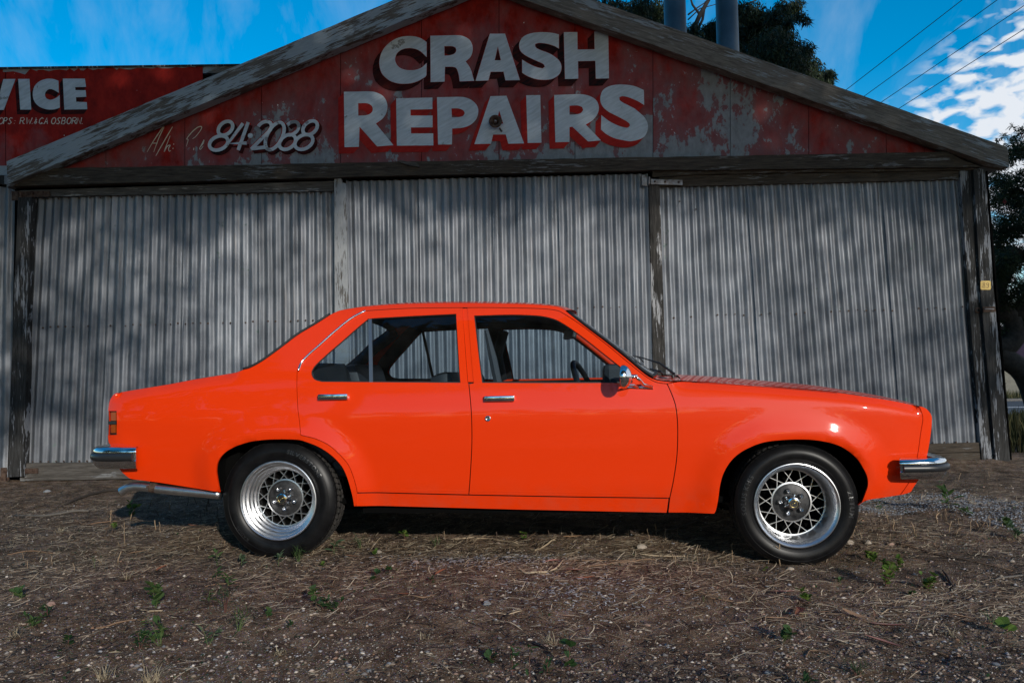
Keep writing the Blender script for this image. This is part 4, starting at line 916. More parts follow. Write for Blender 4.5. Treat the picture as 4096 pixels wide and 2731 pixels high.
def side_s(u, w):
    u = np.asarray(u, float); w = np.asarray(w, float)
    s_ = np.interp(w, _w, _t) + np.interp(u, _pu, _pp)
    # gentle barrel along the length
    s_ = s_ + .006 * ((u - 1.25) / 1.6) ** 2 - .0
    P = np.column_stack([u.ravel(), w.ravel()])
    for A_ in ARCH:
        d = dist_poly(P, A_).reshape(u.shape); s_ = s_ - .030 * sstep(1 - d / .15) * sstep((d + .02) / .03) * (w < .80) + 0
        s_ = s_ + .006 * sstep(1 - d / .012)
    if TOPC is not None:
        for (tu, tw, fade) in TOPC:
            T = np.interp(u, tu, tw, left=9, right=9); k = sstep(1 - (T - w) / .055); f_ = sstep((fade - u) / .12) if fade < 1 else sstep((u - fade) / .12)
            s_ = s_ + .030 * k * k * f_ * (T - w > -.03)
    return s_
def unproj(px, py, extra=0.0, const=None, it=7):
    px = np.atleast_1d(np.asarray(px, float)); py = np.atleast_1d(np.asarray(py, float)); r = ray(px, py); s0 = np.full(px.shape, const if const is not None else .03)
    rel = CAM - CO
    for _ in range(it if const is None else 1):
        k = (s0 - rel @ nv_) / (r @ nv_); P = rel + r * k[:, None]; u = P @ hv; w_ = P[:, 2]
        if const is None: s0 = side_s(u, w_) + extra
    return u, w_, s0
def UW(pts, extra=0.0):
    p = np.asarray(pts, float); u, w_, s_ = unproj(p[:, 0], p[:, 1], extra); return np.column_stack([u, w_])

# traced curves (photo pixels)
ROOF = [(1321,1259),(1341,1249),(1362,1241),(1400,1234),(1469,1225),(1596,1216),(1724,1212),(1851,1211),(1979,1213),(2107,1216),(2201,1222),(2240,1229),(2262,1241)]
CREAR = [(974,1478),(1002,1470),(1051,1443),(1122,1392),(1192,1339),(1262,1297),(1321,1259)]
TRUNK = [(466,1571),(560,1555),(666,1538),(771,1518),(876,1501),(940,1490),(974,1478)]
APIL = [(2262,1241),(2276,1254),(2348,1311),(2425,1369),(2501,1430),(2565,1484),(2598,1508),(2625,1519),(2660,1525),(2700,1528)]
GUT = [(1462,1243),(1533,1238),(1660,1232),(1851,1230),(1979,1230),(2138,1233),(2215,1239),(2252,1252),(2328,1302),(2430,1380),(2506,1443),(2570,1495),(2608,1520),(2634,1530),(2668,1534)]
CHR = [(1462,1243),(1405,1274),(1341,1325),(1278,1381),(1233,1421),(1207,1450),(1194,1482)]
RGAP = [(1188,1488),(1187,1545),(1191,1635),(1198,1692),(1202,1740)]
FLCUT = [(1202,1740),(1220,1744),(1265,1756),(1316,1781),(1360,1820),(1392,1858),(1411,1902),(1424,1947),(1428,1970)]
DBOT = [(1428,1970),(1875,1978),(2296,1986),(2679,1991)]
FGAP = [(2668,1534),(2685,1571),(2701,1616),(2708,1660),(2711,1724),(2708,1820),(2695,1915),(2679,1991)]
MGAP = [(1875,1533),(1883,1616),(1887,1692),(1887,1788),(1880,1915),(1875,1978)]
RARCH = [(1416,2024),(1408,1979),(1392,1921),(1376,1881),(1356,1851),(1322,1818),(1278,1789),(1227,1768),(1185,1758),(1093,1757),(1023,1763),(981,1772),(932,1790),(894,1815),(872,1846),(866,1879),(868,1904),(876,1950),(880,1969)]
FARCH = [(3432,2019),(3446,2008),(3460,1974),(3471,1939),(3468,1905),(3452,1871),(3429,1836),(3389,1802),(3343,1779),(3274,1763),(3194,1758),(3102,1763),(3044,1773),(2987,1796),(2947,1822),(2918,1853),(2895,1894),(2882,1939),(2874,1997),(2866,2037),(2858,2054)]
FTOP = [(2700,1528),(2724,1525),(2807,1527),(2872,1530),(2950,1535),(3044,1542),(3216,1556),(3348,1568),(3446,1582),(3561,1599),(3676,1623)]
NSEAM = [(3676,1623),(3684,1640),(3692,1675),(3684,1727),(3670,1825),(3650,1900),(3630,1939),(3601,1980)]
NOSE = [(3676,1623),(3699,1630),(3716,1644),(3727,1664),(3728,1687),(3724,1733),(3716,1785),(3707,1830),(3695,1880),(3685,1905),(3673,1922),(3653,1951),(3641,1968),(3601,1980)]
FBOT = [(3601,1980),(3532,1991),(3475,2000),(3432,2019)]
RBOT = [(880,1969),(771,1951),(631,1929),(560,1920),(522,1914),(501,1900)]
TAIL1 = [(501,1900),(480,1879),(458,1840),(443,1785),(434,1767),(431,1739)]
TAIL2 = [(433,1644),(433,1634),(438,1604),(448,1585),(456,1576),(466,1571)]
RWIN = [[(1287,1527),(1560,1529),(1842,1531)], [(1842,1531),(1825,1255)], [(1825,1255),(1660,1263),(1488,1273),(1469,1278)], [(1469,1278),(1431,1309),(1373,1360),(1309,1415),(1265,1456),(1250,1475),(1244,1492),(1250,1510),(1262,1520),(1287,1527)]]
FWIN = [[(1928,1531),(1896,1262)], [(1896,1262),(2041,1258),(2137,1261),(2180,1266),(2215,1275),(2245,1289),(2296,1322),(2360,1370),(2424,1421),(2488,1471),(2513,1490)], [(2513,1490),(2528,1508),(2530,1531)], [(2530,1531),(2230,1532),(1928,1531)]]
cr = lambda p, n=5: crom(p, n)
rv = lambda p: np.asarray(p)[::-1]
_ra = UW(cr(RARCH)); _fa = UW(cr(FARCH)); ARCH = [_ra, _fa]
_tt = UW(cr(TRUNK)); _tf = UW(cr(FTOP)); o1 = np.argsort(_tt[:, 0]); o2 = np.argsort(_tf[:, 0])
TOPC = [(_tt[o1, 0], _tt[o1, 1], float(_tt[:, 0].max())), (_tf[o2, 0], _tf[o2, 1], float(_tf[:, 0].min()) + 0.0)]
TOPC[1] = (TOPC[1][0], TOPC[1][1], max(1.001, TOPC[1][2] - .05))

def surf_obj(name, loops_uv, mat, parent, extra=0.0, rim=.012, ins=.0046, grid=.026, edge=.012, mirror=True, smooth=True, hole_ins=0.0, labels=None):
    lp = [resample(loops_uv[0], edge)]
    if ins: lp[0] = inset(lp[0], ins)
    for h_ in loops_uv[1:]: lp.append(resample(h_, edge))
    v, f, loops = tri_region(lp, grid, edge * 1.5)
    s_ = side_s(v[:, 0], v[:, 1]) + extra
    P = np.column_stack([v[:, 0], s_, v[:, 1]]); F_ = [tuple(t) for t in f]
    if rim:
        # rolled edge: a short return of the sheet at every border
        ed = {}
        for t in f:
            for a, b in ((t[0], t[1]), (t[1], t[2]), (t[2], t[0])): ed[(a, b)] = 1
        bd = [(a, b) for (a, b) in ed if (b, a) not in ed]; m0 = {}; m1 = {}; P = list(P)
        for a, b in bd:
            for q in (a, b):
                if q not in m0: m0[q] = len(P); P.append(P[q].copy()); m1[q] = len(P); P.append(P[q] + np.array([0, rim, 0]))
        F_ += [(m0[b], m0[a], m1[a], m1[b]) for a, b in bd]; P = np.array(P)
    out_ = []
    for side in ((0, 1) if mirror else (0,)):
        Q = P.copy(); FF = F_
        if side: Q[:, 1] = CW - Q[:, 1]; FF = [t[::-1] for t in F_]
        o = mesh_obj(name, Q, FF, mat, car, smooth); out_.append(o)
        if labels: o['label'] = labels[side]
    return out_
def UWL(*segs, extra=0.0, n=5): return UW(joinseg(*[cr(s_, n) for s_ in segs]), extra)

# body side in one piece: quarter, C pillar, roof rail, A pillar strip
body_loop = UWL(rv(RBOT), [(880,1969),(880,1969)]) if False else UW(joinseg(
    cr(RBOT), cr(TAIL1), [(431,1739),(466,1738)], [(466,1738),(467,1690),(466,1644)], [(466,1644),(433,1644)], cr(TAIL2), cr(TRUNK), cr(CREAR), cr(ROOF), cr(APIL),
    [(2700,1528),(2668,1534)], rv(cr(GUT)), cr(CHR), [(1194,1482),(1188,1488)], cr(RGAP), cr(FLCUT), [(1428,1970),(1424,2024),(1416,2024)], cr(RARCH)))
surf_obj('body_side', [body_loop], PAINT, car, ins=.002, labels=('near side quarter panel, rear pillar and roof rail', 'far side quarter panel, rear pillar and roof rail'))
rdoor = UW(joinseg(cr(GUT[:4] ) if False else cr(GUT)[:16], [(1852,1230),(1861,1380),(1873,1531)], cr(MGAP), rv(cr(DBOT))[10:] if False else [(1875,1978),(1428,1970)], rv(cr(FLCUT)), rv(cr(RGAP)), [(1188,1488),(1194,1482)], rv(cr(CHR))))
rwin = UW(joinseg(*[cr(s_) for s_ in RWIN])); fwin = UW(joinseg(*[cr(s_) for s_ in FWIN]))
rdo = surf_obj('rear_door', [rdoor, rwin], PAINT, car, labels=('near side rear door', 'far side rear door'))
gi = int(np.argmin(np.abs(cr(GUT)[:, 0] - 1868)))
fdoor = UW(joinseg([(1868,1230)], cr(GUT)[gi + 1:], cr(FGAP), [(2679,1991),(2296,1986),(1875,1978)], rv(cr(MGAP)), [(1877,1534),(1893,1531),(1880,1380)]))
fdo = surf_obj('front_door', [fdoor, fwin], PAINT, car, labels=('near side front door', 'far side front door'))
bp = UW(joinseg([(1850,1233),(1870,1233)], [(1882,1380),(1895,1528)], [(1895,1528),(1872,1528)], [(1860,1380)]))
surf_obj('pillar_strip', [bp], PAINT, car, extra=.004, ins=0.001, labels=('near side centre pillar strip', 'far side centre pillar strip'))
fender = UW(joinseg([(2668,1534),(2700,1528)], cr(FTOP), cr(NSEAM), cr(FBOT), cr(FARCH), [(2858,2054),(2672,2050)], [(2672,2050),(2679,1991)], rv(cr(FGAP))))
surf_obj('front_fender', [fender], PAINT, car, labels=('near side front fender', 'far side front fender'))
nose = UW(joinseg(cr(NOSE), rv(cr(NSEAM))))
surf_obj('headlight_surround', [nose], PAINT, car, extra=.0, ins=.002, edge=.008, grid=.016)
sill = UW([(1424,1973),(1875,1981),(2296,1989),(2675,1994),(2667,2050),(2048,2037),(1424,2024)])
surf_obj('sill', [sill], PAINT, car, extra=.004, ins=.001)
# flute pressed along the lower doors: thin shadow line
for (a, b) in (([(1445,1958),(1865,1964)], 0), ([(1885,1965),(2668,1977)], 1)):
    q = np.array(a, float); u, w_, s_ = unproj(*resample(q, 12, False).T); m = MB()
    m.tube([(u[i], s_[i] + .0012, w_[i]) for i in range(len(u))], .0022, 6); m.build('door_crease', PAINT, rdo[0] if b == 0 else fdo[0])
# black lining behind the gaps
lin = UW(joinseg([(1448,1238),(1470,1230),(1560,1224),(1851,1220),(1979,1220),(2138,1223),(2225,1230),(2262,1246),(2345,1306),(2440,1372),(2516,1436),(2580,1488),(2620,1514),(2680,1527)],
     [(2695,1571),(2711,1616),(2719,1660),(2722,1724),(2719,1820),(2706,1915),(2690,1998),(2680,2040)], [(1445,2016)], [(1420,1965),(1404,1906),(1386,1864),(1354,1826),(1312,1788),(1262,1763),(1218,1752),(1190,1746)], [(1186,1692),(1178,1635),(1174,1545),(1176,1488),(1184,1470),(1198,1444),(1226,1410),(1270,1372),(1334,1316),(1398,1264)]))
surf_obj('door_aperture', [lin, inset(rwin, -.006), inset(fwin, -.006)], BLACK, car, extra=.017, rim=0, ins=0, edge=.03, grid=.08)
# window rubbers and glass
def ring(name, loop, wd, extra, mat, parent=car):
    a = resample(loop, .02); b = inset(a, wd); out_ = []
    for side in (0, 1):
        P = []
        for L_ in (a, b):
            s_ = side_s(L_[:, 0], L_[:, 1]) + extra; P.append(np.column_stack([L_[:, 0], s_ if not side else CW - s_, L_[:, 1]]))
        n = len(a); V = np.vstack(P); o = mesh_obj(name, V, [(i, (i + 1) % n, n + (i + 1) % n, n + i) for i in range(n)], mat, parent[side] if isinstance(parent, list) else parent); out_.append(o)
    return out_
ring('window_seal', inset(rwin, -.002), .013, .008, SEAL, rdo); ring('window_seal', inset(fwin, -.002), .013, .008, SEAL, fdo)
def pane(loop, extra, parent):
    for side in (0, 1):
        v, f, _ = tri_region([inset(loop, -.004)], .06, .03); s_ = side_s(v[:, 0], v[:, 1]) + extra
        mesh_obj('window_glass', np.column_stack([v[:, 0], s_ if not side else CW - s_, v[:, 1]]), f, GLASS, parent[side], True)
pane(rwin, .014, rdo); pane(fwin, .014, fdo)
# aluminium divider in the rear window
u, w_, s_ = unproj([1479, 1483], [1272, 1531]); 
for side in (0, 1):
    m = MB()
    for k, (a, b) in enumerate(((0, 1),)):
        A_ = np.array([u[0], s_[0] + .004, w_[0]]); B_ = np.array([u[1], s_[1] + .004, w_[1]])
        if side: A_[1] = CW - A_[1]; B_[1] = CW - B_[1]
        hw = .0092; ax = np.array([hw, 0, 0]); P = [A_ - ax, A_ + ax, B_ + ax, B_ - ax]; m.prism(P, (0, .008 if not side else -.008, 0))
    m.build('window_divider', SILVER if side == 0 else BLACK, rdo[side])
# chrome drip strip over the rear door
u, w_, s_ = unproj(*cr(CHR, 6).T)
for side in (0, 1):
    m = MB(); m.tube([(u[i], (s_[i] - .004) if not side else CW - s_[i] + .004, w_[i]) for i in range(len(u))], .0062, 8); m.build('drip_moulding', CHROME, car, True)
# black gutter line along roof
u, w_, s_ = unproj(*cr(GUT[:8], 4).T); m = MB(); m.tube([(u[i], s_[i] + .006, w_[i]) for i in range(len(u))], .0028, 6); m.build('roof_gutter', SEAL, car)

# ---- lofted skins from side to side
def loft(name, curve, crown, bow, mat, n=28, extra_s=0.0, parent=car, power=2.0, flip=False, edge_round=0.0, thick=0.0):
    """curve: (k,3) u,s,w on the near side; mirrored across with height crown and lengthwise bow (number or per-point)"""
    k = len(curve); t = np.linspace(-1, 1, n + 1); V = []; cr_ = np.broadcast_to(crown, (k,)); bo = np.broadcast_to(bow, (k,))
    for i in range(k):
        u, s_, w_ = curve[i]; s_ += extra_s
        for q in t:
            y = CW / 2 + q * (CW / 2 - s_); e = 1 - abs(q) ** power; V.append((u + bo[i] * e, y, w_ + cr_[i] * e))
    F_ = []
    for i in range(k - 1):
        for j in range(n): a = i * (n + 1) + j; F_.append((a, a + 1, a + n + 2, a + n + 1))
    return mesh_obj(name, V, F_, mat, parent, True)
def C3(pts, n=4, const=None, extra=0.0):
    u, w_, s_ = unproj(*cr(pts, n).T, extra=extra, const=const); return np.column_stack([u, s_, w_])
hood_c = C3([(2724,1522)] + [(a, b - 1) for a, b in FTOP[2:]]); kk = len(hood_c)
loft('hood', hood_c, np.linspace(.030, .022, kk), np.linspace(0.03, .03, kk), PAINT, power=2.6, extra_s=.003)
# hood shut line
m = MB(); hc2 = C3([(2735,1523)] + [(a, b + 5) for a, b in FTOP[2:8]]); m.tube([(p[0], p[1] - .001, p[2]) for p in hc2], .0016, 5); m.build('hood_shut_line', SEAL, car)
tr_c = C3([(a, b) for a, b in TRUNK]); loft('boot_lid', tr_c, .018, np.linspace(-.03, -.05, len(tr_c)), PAINT, power=3.0)
roof_c = C3(ROOF); kk = len(roof_c); loft('roof', roof_c, np.interp(np.linspace(0, 1, kk), [0, .3, .7, 1], [.028, .042, .042, .03]), np.interp(np.linspace(0, 1, kk), [0, .15, .85, 1], [-.03, 0, 0, .05]), PAINT, power=2.4)
hl = roof_c.copy(); hl[:, 2] -= .028; hl[:, 1] += .03; loft('headliner', hl, .035, 0, LINER, power=2.4)
ws = C3([(2270,1249),(2350,1309),(2428,1367),(2504,1427),(2568,1481),(2609,1506)]); kk = len(ws)
loft('windscreen', ws, .02, np.linspace(.04, .07, kk), GLASS, power=2.2, extra_s=.01)
m = MB()
for side in (0, 1): m.tube([(p[0] + .003, p[1] + .002 if not side else CW - p[1] - .002, p[2] + .004) for p in ws], .0068, 8)
bs = [(ws[-1][0] + .07 * (1 - abs(q) ** 2.2), CW / 2 + q * (CW / 2 - ws[-1][1]), ws[-1][2] + .02 * (1 - abs(q) ** 2.2) + .003) for q in np.linspace(-1, 1, 24)]; m.tube(bs, .008, 8)
m.build('windscreen_seal', SEAL, car, True)
rg = C3(CREAR); kk = len(rg); loft('rear_window', rg, .012, np.linspace(-.07, -.03, kk), GLASS, power=2.2, extra_s=.012)
for side in (0, 1):
    m = MB(); m.tube([(p[0] - .003, p[1] + .004 if not side else CW - p[1] - .004, p[2] + .005) for p in rg], .0066, 8); m.build('rear_window_seal', SEAL, car, True)
cw_ = C3([(2604,1508),(2640,1519),(2690,1523),(2724,1521)]); loft('cowl_panel', cw_, np.linspace(.014, .022, len(cw_)), np.linspace(.07, .03, len(cw_)), PAINT, power=2.2)
ns = C3(NOSE); loft('nose_panel', ns, .0, .045, PAINT, power=2.0, extra_s=.002)
tl = C3([(501,1900),(480,1879),(458,1840),(443,1785),(434,1767),(432,1739),(434,1690),(433,1644),(433,1634),(438,1604),(448,1585),(456,1576),(466,1571)], 3); loft('tail_panel', tl, 0, -.008, PAINT, extra_s=.004)
fv = C3(FBOT); loft('front_valance', fv, -.0, .02, PAINT, extra_s=.01); rb_ = C3(RBOT); loft('boot_floor', rb_, -.02, 0, UNDER, extra_s=.015)
# underside, firewalls and floor: keeps the body closed and dark
m = MB(); m.box((1.25, CW / 2, .275), (2.10, CW - .30, .03)); m.box((1.29, CW / 2, .40), (1.72, CW - .2, .36)); m.build('floor_pan', UNDER, car)
for nm_, c_, d_ in (('engine_bay', (2.586, .47), (1.1, .72, .40)), ('boot_well', (0, .50), (1.3, .72, .42)), ('firewall', (2.12, .56), (.04, .22, .56)), ('fuel_tank', (-.5, .52), (.5, .3, .34)), ('front_crossmember', (3.08, .48), (.1, .3, .3))):
    m = MB(); m.box((c_[0], CW / 2, c_[1]), (d_[0], CW - d_[1], d_[2])); m.build(nm_, UNDER, car)
for name, cu, al in (('wheel_arch_liner', 0.0, _ra), ('wheel_arch_liner', WB, _fa)):
    for side in (0, 1):
        ins_ = .02; A_ = resample(al, .03, False); n = len(A_); V = []; c0 = np.array([cu, .28])
        s0 = side_s(A_[:, 0], A_[:, 1]) + .012
        for (k_, dep) in ((1.0, 0), (1.03, .05), (1.03, .34)):
            for i in range(n):
                p = c0 + (A_[i] - c0) * k_; y = s0[i] if dep == 0 else .03 + dep; V.append((p[0], y if not side else CW - y, p[1]))
        F_ = [(r * n + i, r * n + i + 1, (r + 1) * n + i + 1, (r + 1) * n + i) for r in (0, 1) for i in range(n - 1)]; V.append((cu, .37 if not side else CW - .37, .28)); F_ += [(2 * n + i, 2 * n + i + 1, len(V) - 1) for i in range(n - 1)]
        mesh_obj(name, V, F_, UNDER, car, True)

# ---- lamps, bumpers, exhaust
for side in (0, 1):
    tlm = empty('tail_lamp', (0, 0, 0), 0, car)
    def tl_box(x0, y0, x1, y1, ex, th, mat, nm):
        q = np.array([(x0, y0), (x1, y0), (x1, y1), (x0, y1)], float); u, w_, s_ = unproj(q[:, 0], q[:, 1], extra=ex); sm = float(np.mean(s_)); V = [(u[i], s_[i], w_[i]) for i in range(4)]
        m = MB(); m.prism([(a, b if not side else CW - b, c) for a, b, c in V], (0, th if not side else -th, 0)); return m.build(nm, mat, tlm)
    tl_box(436, 1644, 466.5, 1738, .016, .10, BLACK, 'housing')
    tl_box(444, 1648, 463, 1682, .006, .06, AMBER, 'lens'); tl_box(444, 1698, 462, 1731, .006, .06, AMBER, 'lens')
    tl_box(433, 1684, 464, 1696, .001, .05, BUMPRUB, 'lens_divider')
    m = MB(); ur = tl[:, 0].min(); wt = float(np.mean(unproj([440], [1692])[1])); m.box((ur + .075, (.27 if not side else CW - .27), wt), (.03, .30, .115), None, .01); m.build('rear_lens', REDLENS, tlm)
def bumper(u_tip, u_corner, w0, w1, nm, lab):
    dr_ = 1 if u_corner > u_tip else -1; path = []; R0 = .13; sb = -.030
    path += [(u_tip, sb + .006), (u_tip + dr_ * .012, sb), (u_corner - dr_ * R0, sb + .004)]
    for a in range(15, 91, 15): path.append((u_corner - dr_ * R0 + dr_ * R0 * math.sin(R(a)), sb + .004 + R0 - R0 * math.cos(R(a)) + .0))
    half = path[:]; t = 8; y0 = half[-1][1]
    for k in range(1, t): q = k / t; half.append((u_corner + dr_ * .03 * math.sin(math.pi * q / 2), y0 + (CW / 2 - y0) * q))
    full = half + [(half[-1][0] + dr_ * .001, CW / 2)] + [(a, CW - b) for a, b in half[::-1]]
    full = np.array(full); n = len(full); T = np.gradient(full, axis=0); T /= np.linalg.norm(T, axis=1)[:, None]; NN = np.column_stack([T[:, 1], -T[:, 0]]) * dr_
    cen_ = np.array([u_corner - dr_ * .5, CW / 2]); 
    for i in range(n):
        if NN[i] @ (full[i] - cen_) < 0: NN[i] = -NN[i]
    H = w1 - w0
    def sweep(prof, name, mat, parent, rng_=None):
        V = []; idxs = range(n) if rng_ is None else rng_
        idxs = list(idxs)
        for i in idxs:
            for (o_, h_) in prof: p = full[i] + NN[i] * o_; V.append((p[0], p[1], w0 + H * h_))
        m_ = len(prof); F_ = [(a * m_ + j, a * m_ + (j + 1), (a + 1) * m_ + j + 1, (a + 1) * m_ + j) for a in range(len(idxs) - 1) for j in range(m_ - 1)]
        F_ += [tuple(range(m_)), tuple(range((len(idxs) - 1) * m_, len(idxs) * m_))[::-1]]
        o = mesh_obj(name, V, F_, mat, parent); autosmooth(o, 50); return o
    root = sweep([(-.055, .93), (-.035, 1.0), (-.014, .985), (-.003, .93), (.004, .84), (.004, .74), (-.003, .70), (-.003, .40), (.006, .36), (.004, .26), (-.004, .12), (-.018, .0), (-.05, -.03)], nm, CHROME, car)
    root['label'] = lab
    sweep([(-.004, .70), (.010, .69), (.017, .62), (.018, .46), (.011, .385), (-.004, .38)], 'rubber_strip', BUMPRUB, root, range(1, n - 1)); return root
uf, wf, _ = unproj([3602, 3788, 3700, 3700], [1870, 1868, 1834, 1918], const=-.03); ucf = float(unproj([3788], [1868], const=.07)[0][0])
bumper(float(uf[0]), ucf, float(wf[3]), float(wf[2]), 'front_bumper', 'chrome front bumper with black rubber strip')
ur_, wr_, _ = unproj([541, 376, 450, 450], [1830, 1828, 1788, 1876], const=-.03); ucr = float(unproj([377], [1828], const=.07)[0][0])
bumper(float(ur_[0]), ucr, float(wr_[3]), float(wr_[2]), 'rear_bumper', 'chrome rear bumper with black rubber strip')
ex = empty('exhaust', (0, 0, 0), 0, car)
def C3c(pts, const, n=5): u, w_, s_ = unproj(*cr(pts, n).T, const=const); return [(u[i], const, w_[i]) for i in range(len(u))]
m = MB(); q = C3c([(486,1966),(500,1957),(525,1947),(560,1945),(615,1950)], .075); m.tube(q, [.0235] * len(q), 20, False); q2 = [(a, b, c) for a, b, c in q[:8]]; m.tube(q2, .021, 16, False)
m.build('tail_pipe_tip', ALLOY, ex, True)
m = MB(); q = C3c([(612,1951),(700,1960),(800,1969),(884,1977)], .075); m.tube(q, [.0245] * len(q), 20); m.build('pipe', ALLOY, ex, True)
m = MB(); u, w_, _ = unproj([604, 626], [1944, 1947], const=.075); m.tube([(u[0], .075, w_[0] - .004), (u[1], .075, w_[1] - .006)], .0275, 16); m.box((u[0], .045, w_[0] + .002), (.012, .012, .012)); m.build('clamp', RUST, ex)

# ---- handles, lock, mirror, wipers
for par, (x0, y0, x1, y1) in ((rdo, (1277, 1575, 1394, 1598)), (fdo, (1939, 1582, 2059, 1604))):
    for side in (0, 1):
        u, w_, s_ = unproj([(x0 + x1) / 2, x0, x1], [(y0 + y1) / 2] * 3); uu, ww, _ = unproj([x0, x0], [y0, y1]); L_ = abs(u[2] - u[1]); H = abs(ww[0] - ww[1]); sg = 1 if not side else -1
        sy = lambda v: v if not side else CW - v
        hn = empty('door_handle', (0, 0, 0), 0, par[side])
        m = MB(); m.box((u[0], sy(s_[0] + .0005), w_[0] - .002), (L_ + .012, .006, H + .012), None, .0028); m.build('recess', PAINT, hn) if False else None
        o = MB(); o.box((u[0], sy(s_[0] - .014), w_[0]), (L_, .020, H), None, .0045); o.box((u[0] - L_ / 2 + .006, sy(s_[0] - .004), w_[0]), (.012, .012, H * .9), None, .002); o.box((u[0] + L_ / 2 - .006, sy(s_[0] - .004), w_[0]), (.012, .012, H * .9), None, .002)
        autosmooth(o.build('handle_bar', CHROME, hn), 30)
u, w_, s_ = unproj([1952], [1673]); m = MB(); m.lathe([(.0145, 0), (.0145, -.004), (.010, -.006), (.009, -.003), (.0045, -.0035), (.0001, -.0035)], 20, (u[0], s_[0], w_[0]), 1); m.build('key_lock', CHROME, fdo[0], True)
for side in (0, 1):
    sy = lambda v: v if not side else CW - v
    mi = empty('wing_mirror', (0, 0, 0), 0, car); u, w_, _ = unproj([2489], [1507], const=-.10); mu, mw = float(u[0]), float(w_[0])
    m = MB(); prof = [(.0001, .006), (.050, .004), (.0545, -.002), (.0565, .000), (.0565, .008), (.055, .016), (.048, .026), (.036, .036), (.02, .043), (.0001, .046)]
    b0_ = len(m.v); m.lathe([(r_ * 1.0, a) for r_, a in prof], 28, (0, 0, 0), 0)
    ang = R(-14); m.v = [(mu + x * math.cos(ang) - y * .86 * math.sin(ang), sy(-.10 + x * math.sin(ang) + y * .86 * math.cos(ang)), mw + z * 1.0) for x, y, z in m.v]
    m.build('mirror_cup', CHROME, mi, True)
    m = MB(); m.tube([(mu + .038, sy(-.085), mw), (mu + .072, sy(-.080), mw + .001)], [.011, .0085], 12); m.build('pivot', CHROME, mi, True)
    u2, w2, s2 = unproj([2504, 2612, 2612, 2560, 2535, 2508], [1552, 1557, 1545, 1535, 1522, 1549]); m = MB()
    m.prism([(u2[0], sy(s2[0] - .004), w2[0]), (u2[1], sy(s2[1] - .004), w2[1]), (u2[2], sy(s2[2] - .004), w2[2]), (u2[0], sy(s2[5] - .004), w2[0] + .009)], (0, .010 if not side else -.010, 0))
    q = [(mu + .068, sy(-.080), mw - .003), (mu + .085, sy(-.060), mw - .018), (u2[3] + .012, sy(s2[3] - .025), w2[3] - .002), (u2[2] - .004, sy(s2[2] - .008), w2[2] - .004)]; m.tube(q, [.0075, .008, .009, .009], 10)
    m.tube([(mu + .006, sy(-.075), mw - .040), (u2[0] + .035, sy(s2[0] - .02), w2[0] + .014), (u2[0] + .06, sy(s2[0] - .008), w2[0] + .004)], [.005, .008, .007], 8); m.build('stalk', CHROME, mi, True)
def Pc(x, y, s_): u, w_, _ = unproj([x], [y], const=s_); return (float(u[0]), s_, float(w_[0]))
m = MB(); m.tube([Pc(2693,1512,.32), Pc(2690,1500,.32)], .0085, 10); m.tube([Pc(2698,1496,.32), Pc(2640,1453,.36), Pc(2560,1428,.42)], [.0075, .0055, .0028], 8); m.build('wiper_arm', BLACK, car)
m = MB(); m.tube([Pc(2532,1423,.43), Pc(2556,1428,.43), Pc(2575,1450,.43)], [.003, .0065, .003], 6); m.build('wiper_blade', BLACK, car)
m = MB(); m.tube([Pc(2654,1496,.95), Pc(2645,1487,.95), Pc(2600,1475,1.0)], [.012, .008, .004], 8); m.build('wiper_arm', BLACK, car)

# ---- cabin
belt = float(np.mean(UW([(1500, 1530), (2200, 1531)])[:, 1]))
def cu_(x, s_, y=1500): return float(unproj([x], [y], const=s_)[0][0])
st = empty('rear_seat', (0, 0, 0), 0, car); m = MB(); ub = cu_(1400, .8)
for yc in (.45, 1.25): m.box((ub - .02, yc, .72), (.20, .66, .56), Matrix.Rotation(R(-16), 3, 'Y'), .06)
autosmooth(m.build('backrest', VINYL, st), 40); m = MB(); m.box((ub + .30, CW / 2, .48), (.5, 1.4, .18), None, .05); m.build('cushion', VINYL, st)
m = MB(); m.box((ub - .28, CW / 2, belt - .03), (.46, 1.25, .03)); m.build('parcel_shelf', VINYL, car)
uf_ = cu_(1870, .8)
for yc in (.47, 1.23):
    st = empty('front_seat', (0, 0, 0), 0, car); m = MB(); m.box((uf_ + .0, yc, .68), (.14, .50, .52), Matrix.Rotation(R(-14), 3, 'Y'), .05); autosmooth(m.build('backrest', VINYL, st), 40)
    m = MB(); m.box((uf_ + .26, yc, .45), (.50, .50, .16), None, .05); m.build('cushion', VINYL, st)
ud = cu_(2490, .8)
m = MB(); m.box((ud + .06, CW / 2, belt - .06), (.30, 1.34, .14), None, .03); m.box((ud - .01, .50, belt + .022), (.22, .42, .12), None, .03); m.build('dashboard', VINYL, car)
sw = empty('steering_wheel', (0, 0, 0), 0, car); swc = Vector((cu_(2352, .46), .46, belt - .075)); rm = Matrix.Rotation(R(-9), 3, 'Z') @ Matrix.Rotation(R(-24), 3, 'Y'); pts = []
for k in range(37): a = 2 * math.pi * k / 36; pts.append(swc + rm @ Vector((0, .185 * math.cos(a), .185 * math.sin(a))))
m = MB(); m.tube(pts, .0155, 10, False); m.build('wheel_rim', BLACK, sw, True)
m = MB()
for a in (200, 340, 270): m.tube([swc, swc + rm @ Vector((0, .18 * math.cos(R(a)), .18 * math.sin(R(a))))], .009, 6)
m.tube([swc, swc + rm @ Vector((.30, 0, 0))], [.03, .03], 10); m.lathe([(.045, -.01), (.05, .01)], 16, tuple(swc), 0); m.build('spokes', BLACK, sw)
